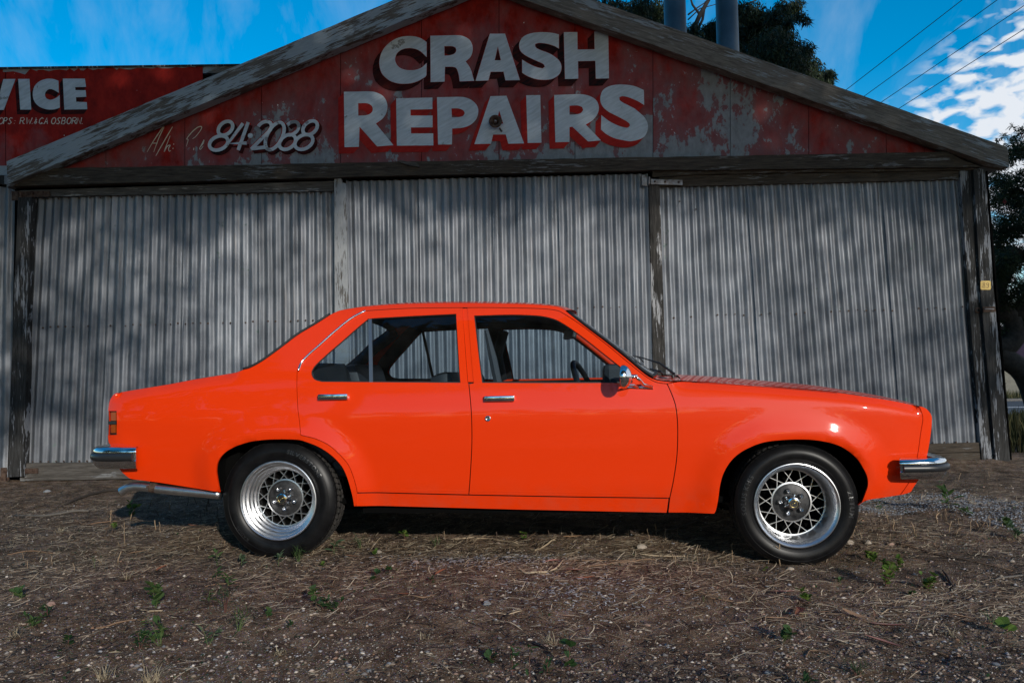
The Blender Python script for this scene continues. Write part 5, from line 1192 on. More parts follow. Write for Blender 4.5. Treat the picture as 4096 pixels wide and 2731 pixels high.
mp1 = Pc(2281, 1337, .84); m = MB(); m.box(mp1, (.028, .20, .058), Matrix.Rotation(R(18), 3, 'Z') @ Matrix.Rotation(R(12), 3, 'Y'), .01); m.tube([mp1, (mp1[0] + .07, mp1[1], mp1[2] + .05)], .006, 6); m.build('rear_view_mirror', BLACK, car)
# painted metal seen through the cabin: far sill line and far screen pillar
m = MB(); u0_, u1_ = cu_(1580, 1.5), cu_(2460, 1.5); m.box(((u0_ + u1_) / 2, CW - .105, belt - .004), (u1_ - u0_, .012, .012)); m.build('door_top_edge', PAINT, car)
m = MB(); ap = [(p[0] - .03, CW - p[1] - .045, p[2] - .02) for p in ws]; m.tube(ap, .016, 8); m.build('screen_pillar', PAINT, car, True)
m = MB(); cp = [(p[0] + .03, CW - p[1] - .05, p[2] - .035) for p in rg]; m.tube(cp, .04, 8)
cpn = [(p[0] + .04, p[1] + .03, p[2] - .05) for p in rg]
m.tube([Pc(2015, 1325, 1.45), Pc(1990, 1420, 1.49), Pc(2010, 1520, 1.52)], .035, 8); m.build('pillar_trim', LINER, car, True)
m = MB(); bx = np.array(Pc(1945, 1320, .23)); m.tube([tuple(bx), (bx[0] + .03, .25, bx[2] - .15), (bx[0] + .06, .27, belt - .05)], [.012, .024, .024], 6); m.build('seat_belt', simple('belt_webbing', (.05, .055, .065), .7), car)

# ---- wheels
def ring_text(txt, Rr, a0, hgt, y, mat, parent, direc=-1, gap=1.0):
    """raised lettering round the tyre wall; a0 is where it starts, direc -1 reads clockwise with tops outward"""
    m = MB(); ang = R(a0)
    for ch in txt:
        if ch == ' ': ang += direc * hgt * .45 / Rr; continue
        cvd = bpy.data.curves.new('glyph', 'FONT'); cvd.body = ch; cvd.size = hgt * 1.38; cvd.offset = hgt * .035; cvd.resolution_u = 3; ob = bpy.data.objects.new('glyph', cvd)
        me = bpy.data.meshes.new_from_object(ob); xs = [v.co.x for v in me.vertices]; x0, x1 = min(xs), max(xs); V = []
        for v in me.vertices:
            a = ang + direc * (v.co.x - x0) * gap / Rr; r_ = Rr + (v.co.y if direc < 0 else -v.co.y); yy = y(r_); V.append((r_ * math.cos(a), yy - .0016, r_ * math.sin(a)))
        m.add(V, [tuple(p.vertices) for p in me.polygons]); ang += direc * ((x1 - x0) * gap + hgt * .22) / Rr
        bpy.data.objects.remove(ob); bpy.data.meshes.remove(me); bpy.data.curves.remove(cvd)
    o = m.build('tyre_lettering', mat, parent); return o
def wheel(cu, cw, side, TR, front, texts, nut0, lab):
    sg = 1 if not side else -1
    wl = empty('wheel', (cu, FACE if not side else CW - FACE, cw), 0, car); wl['label'] = lab
    if side: wl.rotation_euler = (0, 0, math.pi)
    prof = [(.196, .030), (.2035, .014), (.212, .007), (.226, .002), (.243, -.003), (.258, -.002), (.272, .004), (TR - .013, .014), (TR - .006, .024), (TR - .004, .030), (TR - .006, .04), (TR - .006, .17), (TR - .004, .18), (TR - .013, .196), (.262, .212), (.235, .212), (.2, .19)]
    m = MB(); m.lathe(prof, 96, (0, 0, 0), 1); 
    # squash where it stands
    V = []
    for x, y, z in m.v:
        lim = -cw - .004; V.append((x, y, z) if z > lim else (x * 1.0, y, z))
    m.v = V; m.build('tyre', RUBBER, wl, True)
    m = MB()
    for r_, y in ((.2215, .0032), (.2665, .0008)): m.lathe([(r_ - .0014, y + .0006), (r_, y - .0012), (r_ + .0014, y + .0006)], 72, (0, 0, 0), 1)
    m.build('sidewall_rib', RUBBER, wl, True)
    m = MB(); nb = 62
    for k in range(nb):
        a = 2 * math.pi * k / nb
        for (y0, y1, sk, wd) in ((.019, .052, .10, .72), (.060, .098, -.10, .70), (.106, .144, .10, .70), (.152, .186, -.10, .72)):
            P = []
            for rr in (TR - .010, TR):
                for (yy, da) in ((y0, -1), (y0, 1), (y1, 1), (y1, -1)):
                    aa = a + da * math.pi / nb * wd + (sk * (yy - y0) / .035 * .3) ; r_ = rr - (.009 if yy < .03 or yy > .18 else 0) * 1.0; P.append((r_ * math.cos(aa), yy, r_ * math.sin(aa)))
            b = len(m.v); m.v += P; m.f += [(b + 4, b + 5, b + 6, b + 7), (b, b + 1, b + 5, b + 4), (b + 1, b + 2, b + 6, b + 5), (b + 2, b + 3, b + 7, b + 6), (b + 3, b, b + 4, b + 7)]
    o = m.build('tread_blocks', TREAD, wl); o['kind'] = 'stuff'
    ysurf = lambda r_: float(np.interp(r_, [.2035, .212, .226, .243, .258, .272, TR - .013], [.014, .007, .002, -.003, -.002, .004, .014]))
    for t in texts: ring_text(*t[:3], t[3], ysurf, LETTER_RUBBER, wl, t[4])
    ro = .162 if front else .148; dep = .112 if front else .102
    if front: rp_ = [(.190, .19), (ro + .01, .18), (ro + .004, dep + .012), (ro, dep + .004), (ro + .004, dep - .02), (.170, .055), (.177, .03), (.183, .018), (.187, .010), (.194, .004), (.199, .0005), (.2025, .0015), (.2045, .006), (.2035, .016)]
    else: rp_ = [(.190, .19), (ro + .01, .18), (ro + .004, dep + .012), (ro, dep + .004), (.152, .085), (.159, .080), (.161, .062), (.169, .056), (.172, .038), (.181, .033), (.185, .018), (.193, .013), (.195, .004), (.199, .000), (.2025, .0010), (.2045, .006), (.2035, .016)]
    m = MB(); m.lathe(rp_, 96, (0, 0, 0), 1); autosmooth(m.build('rim', ALLOY, wl), 28)
    m = MB(); m.lathe([(.0935, dep + .012), (.0985, dep + .010), (.0985, dep), (.0915, dep - .001), (.0905, dep + .006)], 64, (0, 0, 0), 1); m.lathe([(ro + .003, dep + .010), (ro + .002, dep - .001), (ro - .004, dep), (ro - .005, dep + .01)], 64, (0, 0, 0), 1)
    autosmooth(m.build('hub_ring', ALLOY, wl), 30)
    m = MB(); m.lathe([(.092, dep + .010), (.085, dep + .004), (.04, dep + .006), (.0001, dep + .006)], 48, (0, 0, 0), 1); m.build('hub_plate', ALLOY_DARK, wl, True)
    o = MB(); o.lathe([(ro + .02, .165), (.10, .172), (.0001, .172)], 40, (0, 0, 0), 1); o.build('brake_drum', UNDER, wl)
    ph0 = R(94)
    sp_ = MB(); sd = MB()
    for k in range(13):
        ac = ph0 + k * 2 * math.pi / 13
        for sg2 in (-1, 1):
            a0, a1 = ac + sg2 * R(12.4), ac - sg2 * R(8.6); A_ = np.array([.096 * math.cos(a0), 0, .096 * math.sin(a0)]); B_ = np.array([(ro - .001) * math.cos(a1), 0, (ro - .001) * math.sin(a1)])
            d = B_ - A_; d /= np.linalg.norm(d); q = np.array([-d[2], 0, d[0]]) * (.0016 if front else .0019); y = np.array([0, dep + (.0002 if sg2 > 0 else .0006), 0])
            sp_.prism([A_ - q + y, A_ + q + y, B_ + q + y, B_ - q + y], (0, .003, 0)); q2 = q * 1.25
            sd.prism([A_ - q2 + y + (0, .0032, 0), A_ + q2 + y + (0, .0032, 0), B_ + q2 + y + (0, .0032, 0), B_ - q2 + y + (0, .0032, 0)], (0, .016, 0))
    sp_.build('spokes', ALLOY, wl); sd.build('spoke_webs', ALLOY_DARK, wl)
    for k in range(5):
        a = R(nut0 + 72 * k); c_ = (.057 * math.cos(a), 0, .057 * math.sin(a)); m = MB(); m.lathe([(.012, dep + .008), (.012, dep - .010), (.0105, dep - .018), (.006, dep - .024), (.0001, dep - .026)], 6 if False else 10, c_, 1); m.build('lug_nut', CHROME, wl, True)
    m = MB(); m.lathe([(.036, dep + .006), (.034, dep - .008), (.027, dep - .016), (.026, dep - .040), (.029, dep - .044), (.029, dep - .052), (.023, dep - .054), (.022, dep - .049)], 28, (0, 0, 0), 1)
    m2 = MB(); m2.lathe([(.0225, dep - .049), (.0001, dep - .049)], 24, (0, 0, 0), 1); m2.build('cap_insert', BLACK, wl)
    for k in range(5):
        a = R(nut0 + 36 + 72 * k); m.lathe([(.0075, dep + .004), (.0075, dep - .012), (.005, dep - .017), (.0001, dep - .018)], 8, (.036 * math.cos(a), 0, .036 * math.sin(a)), 1)
    autosmooth(m.build('centre_cap', CHROME, wl), 45)
    m = MB(); m.lathe([(.0195, dep - .0497), (.0185, dep - .0505), (.0175, dep - .0497)], 24, (0, 0, 0), 1); m.tube([(-.010, dep - .051, -.004), (0, dep - .052, .003), (.010, dep - .051, .006)], .002, 5); m.build('cap_badge', GOLD, wl, True)
wheel(0, ZR, 0, .309, False, [('SILVERSTONE', .246, 78, .021, -1), ('RADIAL', .246, 232, .016, -1)], 270, 'near side rear wheel with stepped deep dish rim')
wheel(WB, ZF, 0, .300, True, [('SOLUS KH15', .243, 190, .022, -1), ('ZETUM', .243, 16, .024, -1)], 105, 'near side front wheel with smooth dish rim')
wheel(0, ZR, 1, .309, False, [], 270, 'far side rear wheel'); wheel(WB, ZF, 1, .300, True, [], 105, 'far side front wheel')
# ------------------------------------------------------------------ litter, gravel, stubble, weeds
def scatter_xy(n, y0=2.0, y1=7.4, pw=1.6, seed=0):
    r_ = np.random.default_rng(seed); y = y0 + (y1 - y0) * r_.uniform(0, 1, n) ** pw; x = r_.uniform(-1, 1, n) * (.66 * y + .35); return x, y
PEB = island('pebbles', [(.07, .07, .075), (.27, .205, .15), (.15, .155, .17), (.50, .41, .32), (.10, .08, .065), (.34, .34, .36), (.26, .14, .085), (.68, .62, .54)], .85)
def pebbles(name, n, r0_, r1_, seed, y0, y1, pw, dens=None, zoff=0.0):
    x, y = scatter_xy(n, y0, y1, pw, seed); r_ = np.random.default_rng(seed + 1)
    if dens is not None: k = r_.uniform(0, 1, n) < dens(x, y); x, y = x[k], y[k]
    n = len(x); rad = r0_ + (r1_ - r0_) * r_.uniform(0, 1, n) ** 4
    base = np.array([(1, 0, 0), (.3, .95, 0), (-.8, .6, 0), (-.8, -.6, 0), (.3, -.95, 0), (.2, .1, .62), (-.25, -.2, .55), (0, 0, -.5)])
    an = r_.uniform(0, 6.28, n); c_, s_ = np.cos(an), np.sin(an); B = base[None] * (1 + r_.uniform(-.28, .28, (n, 8, 3)))
    B = B * rad[:, None, None] * np.stack([r_.uniform(.8, 1.35, n), r_.uniform(.7, 1.1, n), r_.uniform(.6, 1.1, n)], 1)[:, None]
    V = np.empty_like(B); V[..., 0] = B[..., 0] * c_[:, None] - B[..., 1] * s_[:, None] + x[:, None]; V[..., 1] = B[..., 0] * s_[:, None] + B[..., 1] * c_[:, None] + y[:, None]; V[..., 2] = B[..., 2] + (gz(x, y) + rad * .15 + zoff)[:, None]
    T = np.array([(0, 1, 5), (1, 2, 5), (2, 6, 5), (2, 3, 6), (3, 4, 6), (4, 0, 5), (4, 5, 6), (0, 7, 1), (1, 7, 2), (2, 7, 3), (3, 7, 4), (4, 7, 0)])
    f = (np.arange(n)[:, None, None] * 8 + T[None]).reshape(-1, 3); return fast_obj(name, V.reshape(-1, 3), f, PEB)
dfg = lambda x, y: .25 + .75 * sstep((3.5 - y + .3 * vnoise(x, y, .8, 61)) / 1.0) + .35 * sstep((x - 1.0) / 1.2) * sstep((4.0 - y) / .8)
o = pebbles('gravel', 34000, .0028, .0105, 71, 1.95, 6.2, 1.7, dfg); tag(o, 'loose mixed gravel pressed into the dirt', 'gravel', None, 'stuff')
o = pebbles('grit', 36000, .0012, .0032, 75, 1.95, 6.4, 1.4, None); tag(o, 'pale grit scattered over the dirt', 'gravel', None, 'stuff')
gp_ = [ground_at(a, b)[:2] for a, b in ((3640, 2010), (3800, 1990), (3960, 2030), (4090, 2080), (4200, 2110))]
def dgs(x, y):
    d = dist_poly(np.column_stack([x, y]), np.array(gp_)); return sstep((.42 + .22 * vnoise(x, y, .35, 63) - d) / .2) * (x > 1.5)
o = pebbles('gravel_strip', 150000, .003, .010, 79, 4.2, 7.2, 1.0, dgs); o.data.materials[0] = island('blue_grey_gravel', [(.12, .13, .15), (.24, .26, .29), (.34, .36, .39), (.07, .075, .085)], .85); tag(o, 'blue grey gravel strip in front of the car nose', 'gravel', None, 'stuff')
def ribbons(name, n, ln, wd, cols, seed, y0, y1, pw, lift=.006, curl=.35, dens=None, rough=.8, stand=0.0):
    x, y = scatter_xy(n, y0, y1, pw, seed); r_ = np.random.default_rng(seed + 1)
    if dens is not None: k = r_.uniform(0, 1, n) < dens(x, y); x, y = x[k], y[k]
    n = len(x); L_ = ln[0] + (ln[1] - ln[0]) * r_.uniform(0, 1, n) ** 2.2; W_ = r_.uniform(wd[0], wd[1], n); an = r_.normal(0, .75, n) + (r_.uniform(0, 1, n) < .35) * r_.uniform(0, 3.14, n); k5 = 5
    z0 = gz(x, y) + r_.uniform(.0, lift, n); cu = r_.normal(0, curl, n); V = []
    px_ = x.copy(); py_ = y.copy(); pz = z0.copy(); el = r_.normal(0, .16, n) + stand * r_.uniform(0, 1, n)
    for j in range(k5):
        tw = r_.uniform(.5, 1) * math.pi; w_ = W_ * (1 if 0 < j < k5 - 1 else .45)
        V.append(np.stack([px_ - np.sin(an) * w_, py_ + np.cos(an) * w_, pz + w_ * .5], 1)); V.append(np.stack([px_ + np.sin(an) * w_, py_ - np.cos(an) * w_, pz - w_ * .1], 1))
        an = an + cu / (k5 - 1); el = el * .75 + r_.normal(0, .12, n); px_ = px_ + np.cos(an) * L_ / (k5 - 1); py_ = py_ + np.sin(an) * L_ / (k5 - 1); pz = np.maximum(pz + np.sin(el) * L_ / (k5 - 1), gz(px_, py_) + .001)
    V = np.stack(V, 1); b = np.arange(n)[:, None] * (2 * k5); f = np.concatenate([b + [2 * j, 2 * j + 1, 2 * j + 3, 2 * j + 2] for j in range(k5 - 1)])
    return fast_obj(name, V.reshape(-1, 3), f, island(name + '_mat', cols, rough), smooth=False)
dl_ = lambda x, y: np.clip(.35 + .9 * vnoise(x, y, .5, 81) + .35 * sstep((y - 3.0) / 1.0), .06, 1)
o = ribbons('dark_litter', 42000, (.012, .065), (.0008, .003), [(.014, .010, .008), (.05, .036, .026), (.11, .08, .058), (.028, .02, .015)], 91, 1.95, 7.2, 1.35, .014, .9, dl_); tag(o, 'dark rotted twig and leaf litter', 'litter', None, 'stuff')
ds_ = lambda x, y: np.clip(.30 + 1.0 * vnoise(x + 5, y, .6, 83) + .3 * sstep((y - 3.2) / .8), .05, 1) * sstep((6.8 - y) / 1.2)
o = ribbons('straw', 44000, (.02, .12), (.0006, .0019), [(.26, .18, .11), (.46, .35, .23), (.60, .50, .36), (.16, .10, .06), (.34, .24, .16)], 95, 1.95, 6.9, 1.3, .012, .7, ds_); tag(o, 'dry straw and grass stems lying on the dirt', 'straw', None, 'stuff')
def ptch(cx, cy, sx_, sy_): p = ground_at(cx, cy)[:2]; return lambda x, y: np.exp(-(((x - p[0]) / sx_) ** 2 + ((y - p[1]) / sy_) ** 2) * 1.2)
p1, p2 = ptch(2320, 2380, .32, .22), ptch(1900, 2260, .42, .14)
o = ribbons('ash_litter', 60000, (.008, .03), (.0008, .0024), [(.18, .18, .185), (.46, .46, .47), (.06, .06, .06), (.62, .62, .63)], 99, 2.2, 4.6, 1.0, .02, 1.0, lambda x, y: np.maximum(p1(x, y), p2(x, y)) * .75); tag(o, 'pale ashy litter heaped in the middle of the dirt', 'litter', None, 'stuff')

# big loose gum leaves
LEAFC = [simple('dry_leaf_' + n_, c_, .7) for n_, c_ in (('tan', (.34, .20, .11)), ('brown', (.17, .085, .045)), ('pink', (.36, .17, .13)), ('straw', (.46, .36, .22)), ('dark', (.05, .035, .025)), ('rust', (.26, .09, .04)))]
def leaf_mesh(ln, wd, bend, curl, seed):
    r_ = random.Random(seed); V = []; n = 8
    for j in range(n + 1):
        t = j / n; w_ = wd * math.sin(math.pi * min(1, max(.02, t ** .8))) ** .8 / 2; x = ln * (t - .5); y = bend * ln * ((t - .5) ** 2) * 2; z = curl * ln * (4 * (t - .5) ** 2) * .5 + .003
        V += [(x, y - w_, z + w_ * .5), (x, y, z), (x, y + w_, z + w_ * .5)]
    return V, [f for j in range(n) for f in ((3 * j, 3 * j + 3, 3 * j + 4, 3 * j + 1), (3 * j + 1, 3 * j + 4, 3 * j + 5, 3 * j + 2))]
def put_leaf(px, py, ang, lnpx, k, seed, label, grp='dry gum leaves on the dirt', wr=.16):
    g_ = ground_at(px, py); D = g_[1]; z = float(gz(g_[0], g_[1])); ln = lnpx / F * D / max(.35, abs(math.cos(ang)) + .4 * abs(math.sin(ang))) ; r_ = random.Random(seed)
    V, f = leaf_mesh(ln, ln * wr * r_.uniform(.8, 1.2), r_.uniform(-.3, .3), r_.uniform(.02, .16), seed); o = mesh_obj('dry_leaf', V, f, LEAFC[k], None, True, (g_[0], g_[1], z + .008))
    o.rotation_euler = (r_.uniform(-.15, .15), r_.uniform(-.15, .15), ang); o.name = 'dry_leaf'; tag(o, label, 'leaf', grp); return o
NL = [(3141,2366,.05,95,2,'pinkish dry leaf lying left of the crossed pair of leaves'), (3217,2451,.02,90,3,'pale upper leaf of the crossed pair in front of the front wheel'), (3205,2442,1.25,120,5,'rust brown lower leaf of the crossed pair'), (3108,2466,.05,98,0,'tan dry leaf just left of the crossed pair'), (3305,2445,-.2,70,0,'small tan leaf right of the crossed pair'),
      (3425,2462,-.95,120,0,'curled tan leaf midway between crossed pair and red leaves'), (3548,2492,-.75,150,2,'upper of the two long reddish leaves at lower right'), (3545,2560,-1.0,150,2,'lower of the two long reddish leaves at lower right'), (3020,2270,-.8,52,3,'pale cream leaf just below the front wheel'), (2788,2374,.1,40,5,'small orange brown leaf left of the front wheel, on bare dirt'),
      (3672,2227,-.5,45,0,'tan leaf to the right of the front tyre'), (3823,2204,-.6,40,1,'brown leaf under the right end of the stubble'), (3990,2360,-.2,60,1,'curled brown leaf near the right edge'), (3595,2428,-.1,90,4,'dark curled leaf above the reddish leaves'), (3500,2455,1.2,60,1,'short brown leaf touching the reddish pair'),
      (3850,2460,-.3,95,0,'long tan leaf at the right side of the dirt'), (3955,2485,.0,40,5,'broad rusty leaf at the lower right'), (3640,2505,0.1,70,1,'thin brown leaf right of the reddish pair'), (2872,2355,1.3,42,0,'upright tan leaf below the front door gap'), (3500,2715,.1,70,1,'brown leaf at the bottom edge, right of centre'),
      (2290,2150,-.1,80,0,'wide tan leaf on the shadow edge under the sill'), (2135,2148,-.5,45,1,'brown leaf at the shadow edge behind the bright weed'), (2210,2264,.1,70,2,'pinkish leaf above the bark curl'), (2300,2299,.02,80,2,'pink leaf at the foot of the long bark strip'), (2340,2329,-.05,85,5,'rust leaf over the ashy litter'),
      (1977,2255,.2,50,1,'brown leaf in front of the pale ash heap'), (1760,2305,1.0,70,5,'rusty leaf standing left of centre'), (1625,2400,-.25,90,5,'long rusty leaf curl at centre left'), (1518,2414,.0,70,5,'dark rust leaf beside the long curl'), (2276,2456,-.1,60,0,'tan leaf below the ash heap'),
      (642,2277,1.4,45,5,'round orange leaf behind the rear wheel'), (556,2220,.2,90,0,'tan leaf below the exhaust'), (436,2118,1.3,46,0,'folded tan leaf under the tail pipe'), (1130,2480,.0,48,0,'pale tan leaf left of centre foreground'), (1410,2243,.15,70,1,'brown leaf right of the rear tyre'), (800,2498,.4,46,3,'pale cream leaf near the foreground weeds'),
      (770,2115,.1,40,5,'rust leaf under the rear quarter'), (460,2600,.4,55,3,'straw coloured leaf at lower left'), (1060,2690,.3,48,0,'tan leaf at bottom left of centre'), (2050,2690,.1,44,5,'small rust leaf at the bottom centre')]
for i, (a, b, c_, d, k, lab) in enumerate(NL): put_leaf(a, b, c_, d, k, i, lab)
PALE = [simple('stone_' + n_, c_, .85) for n_, c_ in (('cream', (.36, .30, .24)), ('grey', (.20, .21, .22)), ('pink', (.34, .22, .17)))]
def put_stone(px, py, wpx, k, seed, label):
    g_ = ground_at(px, py); D = g_[1]; rd = wpx / F * D / 2; bm = bmesh.new(); bmesh.ops.create_icosphere(bm, subdivisions=2, radius=1); r_ = np.random.default_rng(seed); pl = [(r_.normal(size=3)) for _ in range(7)]
    for v in bm.verts:
        p = np.array(v.co)
        for q in pl:
            q = q / np.linalg.norm(q); d = p @ q
            if d > .72: p = p - q * (d - .72)
        v.co = Vector((p[0] * rd * 1.05, p[1] * rd * .8, p[2] * rd * .6))
    me = bpy.data.meshes.new('stone'); bm.to_mesh(me); bm.free(); me.materials.append(PALE[k]); o = bpy.data.objects.new('stone', me); COL.objects.link(o); o.location = (g_[0], g_[1], float(gz(g_[0], g_[1])) + rd * .12); o.rotation_euler = (0, 0, r_.uniform(0, 3)); tag(o, label, 'stone', 'larger stones on the dirt')
for i, (a, b, w_, k, lab) in enumerate([(3398,2165,44,0,'cream stone just right of the front tyre'), (3468,2162,40,0,'second cream stone right of the front tyre'), (3562,2162,34,2,'pinkish stone under the nose stubble'), (3160,2254,34,0,'flat cream stone under the front tyre'), (1663,2256,34,2,'pink stone in front of the sill, left'), (1514,2214,32,0,'cream stone behind the rear tyre'), (2565,2178,52,0,'crumbly white stone before the front wheel'),
      (1947,2434,38,1,'dark grey stone at centre'), (1924,2408,20,2,'small pink stone above the dark grey stone'), (2590,2472,26,2,'pink stone at right of centre foreground'), (1556,2672,26,1,'grey stone at lower left of centre'), (1828,2448,22,1,'grey blue stone left of the dark stone'), (1475,2694,30,1,'larger grey stone at the bottom'), (3984,2642,38,1,'pale grey stone at the lower right'), (3071,2662,30,1,'blue grey stone at bottom right of centre'),
      (2790,2710,26,0,'cream stone at the bottom edge'), (200,2432,50,2,'long pink stone at lower left'), (188,1960,30,1,'pale flat stone before the left door'), (4046,2236,26,0,'cream stone by the right edge'), (2667,2551,22,1,'grey stone among the gravel at right'), (1840,2305,20,0,'pale stone above the dark grey stone')]): put_stone(a, b, w_, k, i + 5, lab)

# bark strips, sticks
BARKS = [simple('bark_strip_pale', (.42, .32, .21), .75), simple('bark_strip_brown', (.20, .12, .07), .8), simple('stick_grey', (.12, .105, .09), .85), simple('stick_dark', (.035, .026, .02), .85)]
def stick(name, pts, wpx, k, label, flat=False, cat='stick'):
    q = crom(pts, 5); g_ = ground_at(q[:, 0], q[:, 1]); D = float(g_[:, 1].mean()); r_ = wpx / F * D / 2; z = gz(g_[:, 0], g_[:, 1]) + r_ * 1.1 + .002; O_ = np.array([g_[:, 0].mean(), D, float(z.mean())]); P = np.column_stack([g_[:, 0], g_[:, 1], z]) - O_
    n = len(P); m = MB(); m.tube(P, [r_ * (.5 + .5 * math.sin(math.pi * (.12 + .8 * i / n))) for i in range(n)], 6)
    if flat: m.v = [(x, y, zz * .6) for x, y, zz in m.v]
    o = m.build(name, BARKS[k], None, True, tuple(O_)); tag(o, label, cat, 'sticks and bark on the dirt')
stick('stick', [(1818,2140),(1900,2133),(1990,2140),(2070,2160)], 5, 0, 'thin pale curved stick on the shadow edge under the sill')
stick('bark_strip', [(2070,2290),(2110,2305),(2180,2300),(2230,2285),(2255,2258)], 9, 0, 'curled pale bark strip at the centre'); stick('bark_strip', [(2260,2304),(2330,2280),(2450,2262),(2560,2245),(2620,2238)], 6, 1, 'long bark strip leading right from the curl')
stick('stick', [(2140,2195),(2190,2170),(2225,2150)], 7, 0, 'short pale stick pointing up to the sill'); stick('stick', [(2560,2214),(2650,2216),(2740,2219)], 6, 0, 'straight pale stick left of the front wheel')
stick('stick', [(2560,2240),(2400,2250),(2280,2258)], 4, 1, 'thin brown stick beside the long bark strip'); stick('bark_strip', [(1595,2388),(1640,2402),(1690,2410),(1740,2394)], 7, 1, 'brown bark curl left of centre')
stick('stick', [(3590,2162),(3680,2180),(3770,2208),(3900,2240),(4050,2270)], 6, 1, 'long brown stick running right from the front wheel'); stick('stick', [(3540,2530),(3650,2560),(3760,2590),(3790,2600)], 5, 1, 'brown stick below the reddish leaves')
stick('stick', [(3980,2312),(4050,2298),(4110,2290)], 9, 2, 'grey stick at the right edge'); stick('stick', [(3770,2270),(3790,2300),(3815,2335),(3820,2320)], 10, 3, 'dark hooked stick at right'); stick('stick', [(3520,2440),(3560,2420),(3575,2418)], 5, 0, 'bent pale twig on the reddish leaves')
stick('stick', [(3225,2605),(3240,2585),(3290,2590),(3340,2610)], 6, 1, 'hooked brown stick in the right foreground'); stick('stick', [(2810,2384),(2900,2388),(2990,2392)], 5, 1, 'thin stick left of the green weed'); stick('stick', [(3560,2500),(3420,2460),(3300,2440)], 3, 1, 'very thin twig behind the reddish leaves')
stick('stick', [(60,2040),(180,2046),(340,2042),(350,2038)], 9, 2, 'long grey stick before the left door'); stick('stick', [(260,2010),(360,1985),(440,1968),(560,1960)], 10, 3, 'dark branch under the tail pipe'); stick('stick', [(290,2072),(350,2084),(400,2078),(470,2074)], 5, 1, 'brown stick left of the exhaust')
stick('bark_strip', [(350,2482),(385,2504),(420,2498),(500,2482),(580,2480)], 7, 1, 'forked bark strip at lower left'); stick('stick', [(540,2428),(590,2446),(650,2450)], 6, 0, 'pale stick at lower left'); stick('stick', [(1980,2460),(2030,2462),(2090,2448)], 5, 0, 'pale stick pair below the dark stone')
stick('stick', [(1060,2288),(1110,2300),(1150,2310)], 6, 1, 'brown stick in front of the rear tyre'); stick('stick', [(820,2360),(900,2345),(960,2340)], 5, 1, 'brown stick before the rear wheel'); stick('stick', [(30,2210),(120,2200),(210,2208)], 5, 1, 'brown stick at the left edge'); stick('stick', [(2840,2060),(2700,2100),(2620,2110)], 6, 3, 'dark stick in the shadow under the car')

# cut dry stalks: one by one
STK = [simple('stalk_tan', (.30, .21, .13), .8), simple('stalk_dark', (.07, .045, .03), .85)]
stalk_me = []
for k in range(6):
    m = MB(); r_ = random.Random(k); P = [(0, 0, -.01), (r_.gauss(0, .02), r_.gauss(0, .02), .35), (r_.gauss(0, .05), r_.gauss(0, .05), .7), (r_.gauss(0, .09), r_.gauss(0, .09), 1.0)]
    m.tube(P, [.034, .03, .027, .03], 6)
    if k % 3 == 0: m.tube([P[2], (P[2][0] + r_.choice((-.22, .22)), .05, .86), (P[2][0] + r_.choice((-.3, .3)), .08, .9)], [.02, .016, .016], 5)
    me = bpy.data.meshes.new('dry_stalk'); me.from_pydata(m.v, [], m.f); me.shade_smooth(); stalk_me.append(me)
r_ = random.Random(77); stalk_sets = [
  ((3350, 3980), (2070, 2155), 62, 'cut dry stalk in the stubble patch beyond the front tyre, below the nose', 40), ((2640, 2980), (2225, 2268), 22, 'cut dry stalk in the row left of the front tyre', 38), ((2380, 2720), (2120, 2160), 12, 'cut dry stalk at the shadow edge under the front door', 34),
  ((1380, 2300), (2118, 2160), 10, 'cut dry stalk at the shadow edge under the rear door', 34), ((390, 880), (2010, 2150), 34, 'cut dry stalk standing under the tail and exhaust', 40), ((60, 900), (2170, 2300), 16, 'cut dry stalk on the dirt left of the rear wheel', 34), ((3650, 4080), (1900, 2010), 8, 'thin dry stalk by the shed corner', 46)]
for (xr, yr, n, lab, hp) in stalk_sets:
    for k in range(n):
        a, b = r_.uniform(*xr), r_.uniform(*yr); g_ = ground_at(a, b); h_ = hp * r_.uniform(.45, 1.35) / F * g_[1]; me = stalk_me[r_.randrange(6)]
        o = bpy.data.objects.new('dry_stalk', me); COL.objects.link(o); 
        if not len(me.materials): me.materials.append(STK[0])
        o.material_slots[0].link = 'OBJECT'; o.material_slots[0].material = STK[r_.random() < (.45 if g_[1] < 5 else .7)]
        o.location = (g_[0], g_[1], float(gz(g_[0], g_[1]))); th = h_ * r_.uniform(.7, 1.5) if h_ < .1 else h_ * .5; o.scale = (th, th, h_); o.rotation_euler = (r_.gauss(0, .16), r_.gauss(0, .16), r_.uniform(0, 6.28)); tag(o, lab, 'stalk', lab.replace('cut dry stalk', 'cut dry stalks').replace('thin dry stalk', 'thin dry stalks'))
for (a, b, hp, w_, lab) in ((3120, 2238, 92, .16, 'tall broken dark stalk standing in front of the front tyre'), (3175, 2236, 36, .3, 'short forked stub beside the tall broken stalk'), (3072, 2232, 46, .2, 'thin stub left of the tall broken stalk'), (2928, 2210, 50, .16, 'bent pale stalk left of the front tyre'), (440, 2090, 66, .10, 'drooping pale stem under the tail pipe'), (500, 2180, 90, .07, 'arched dry stem below the exhaust tip')):
    g_ = ground_at(a, b); h_ = hp / F * g_[1]; o = bpy.data.objects.new('dry_stalk', stalk_me[3 if hp < 80 else 0]); COL.objects.link(o); o.location = (g_[0], g_[1], float(gz(g_[0], g_[1]))); o.scale = (h_ * w_ * 5, h_ * w_ * 5, h_); o.rotation_euler = (0, .06, a); tag(o, lab, 'stalk')

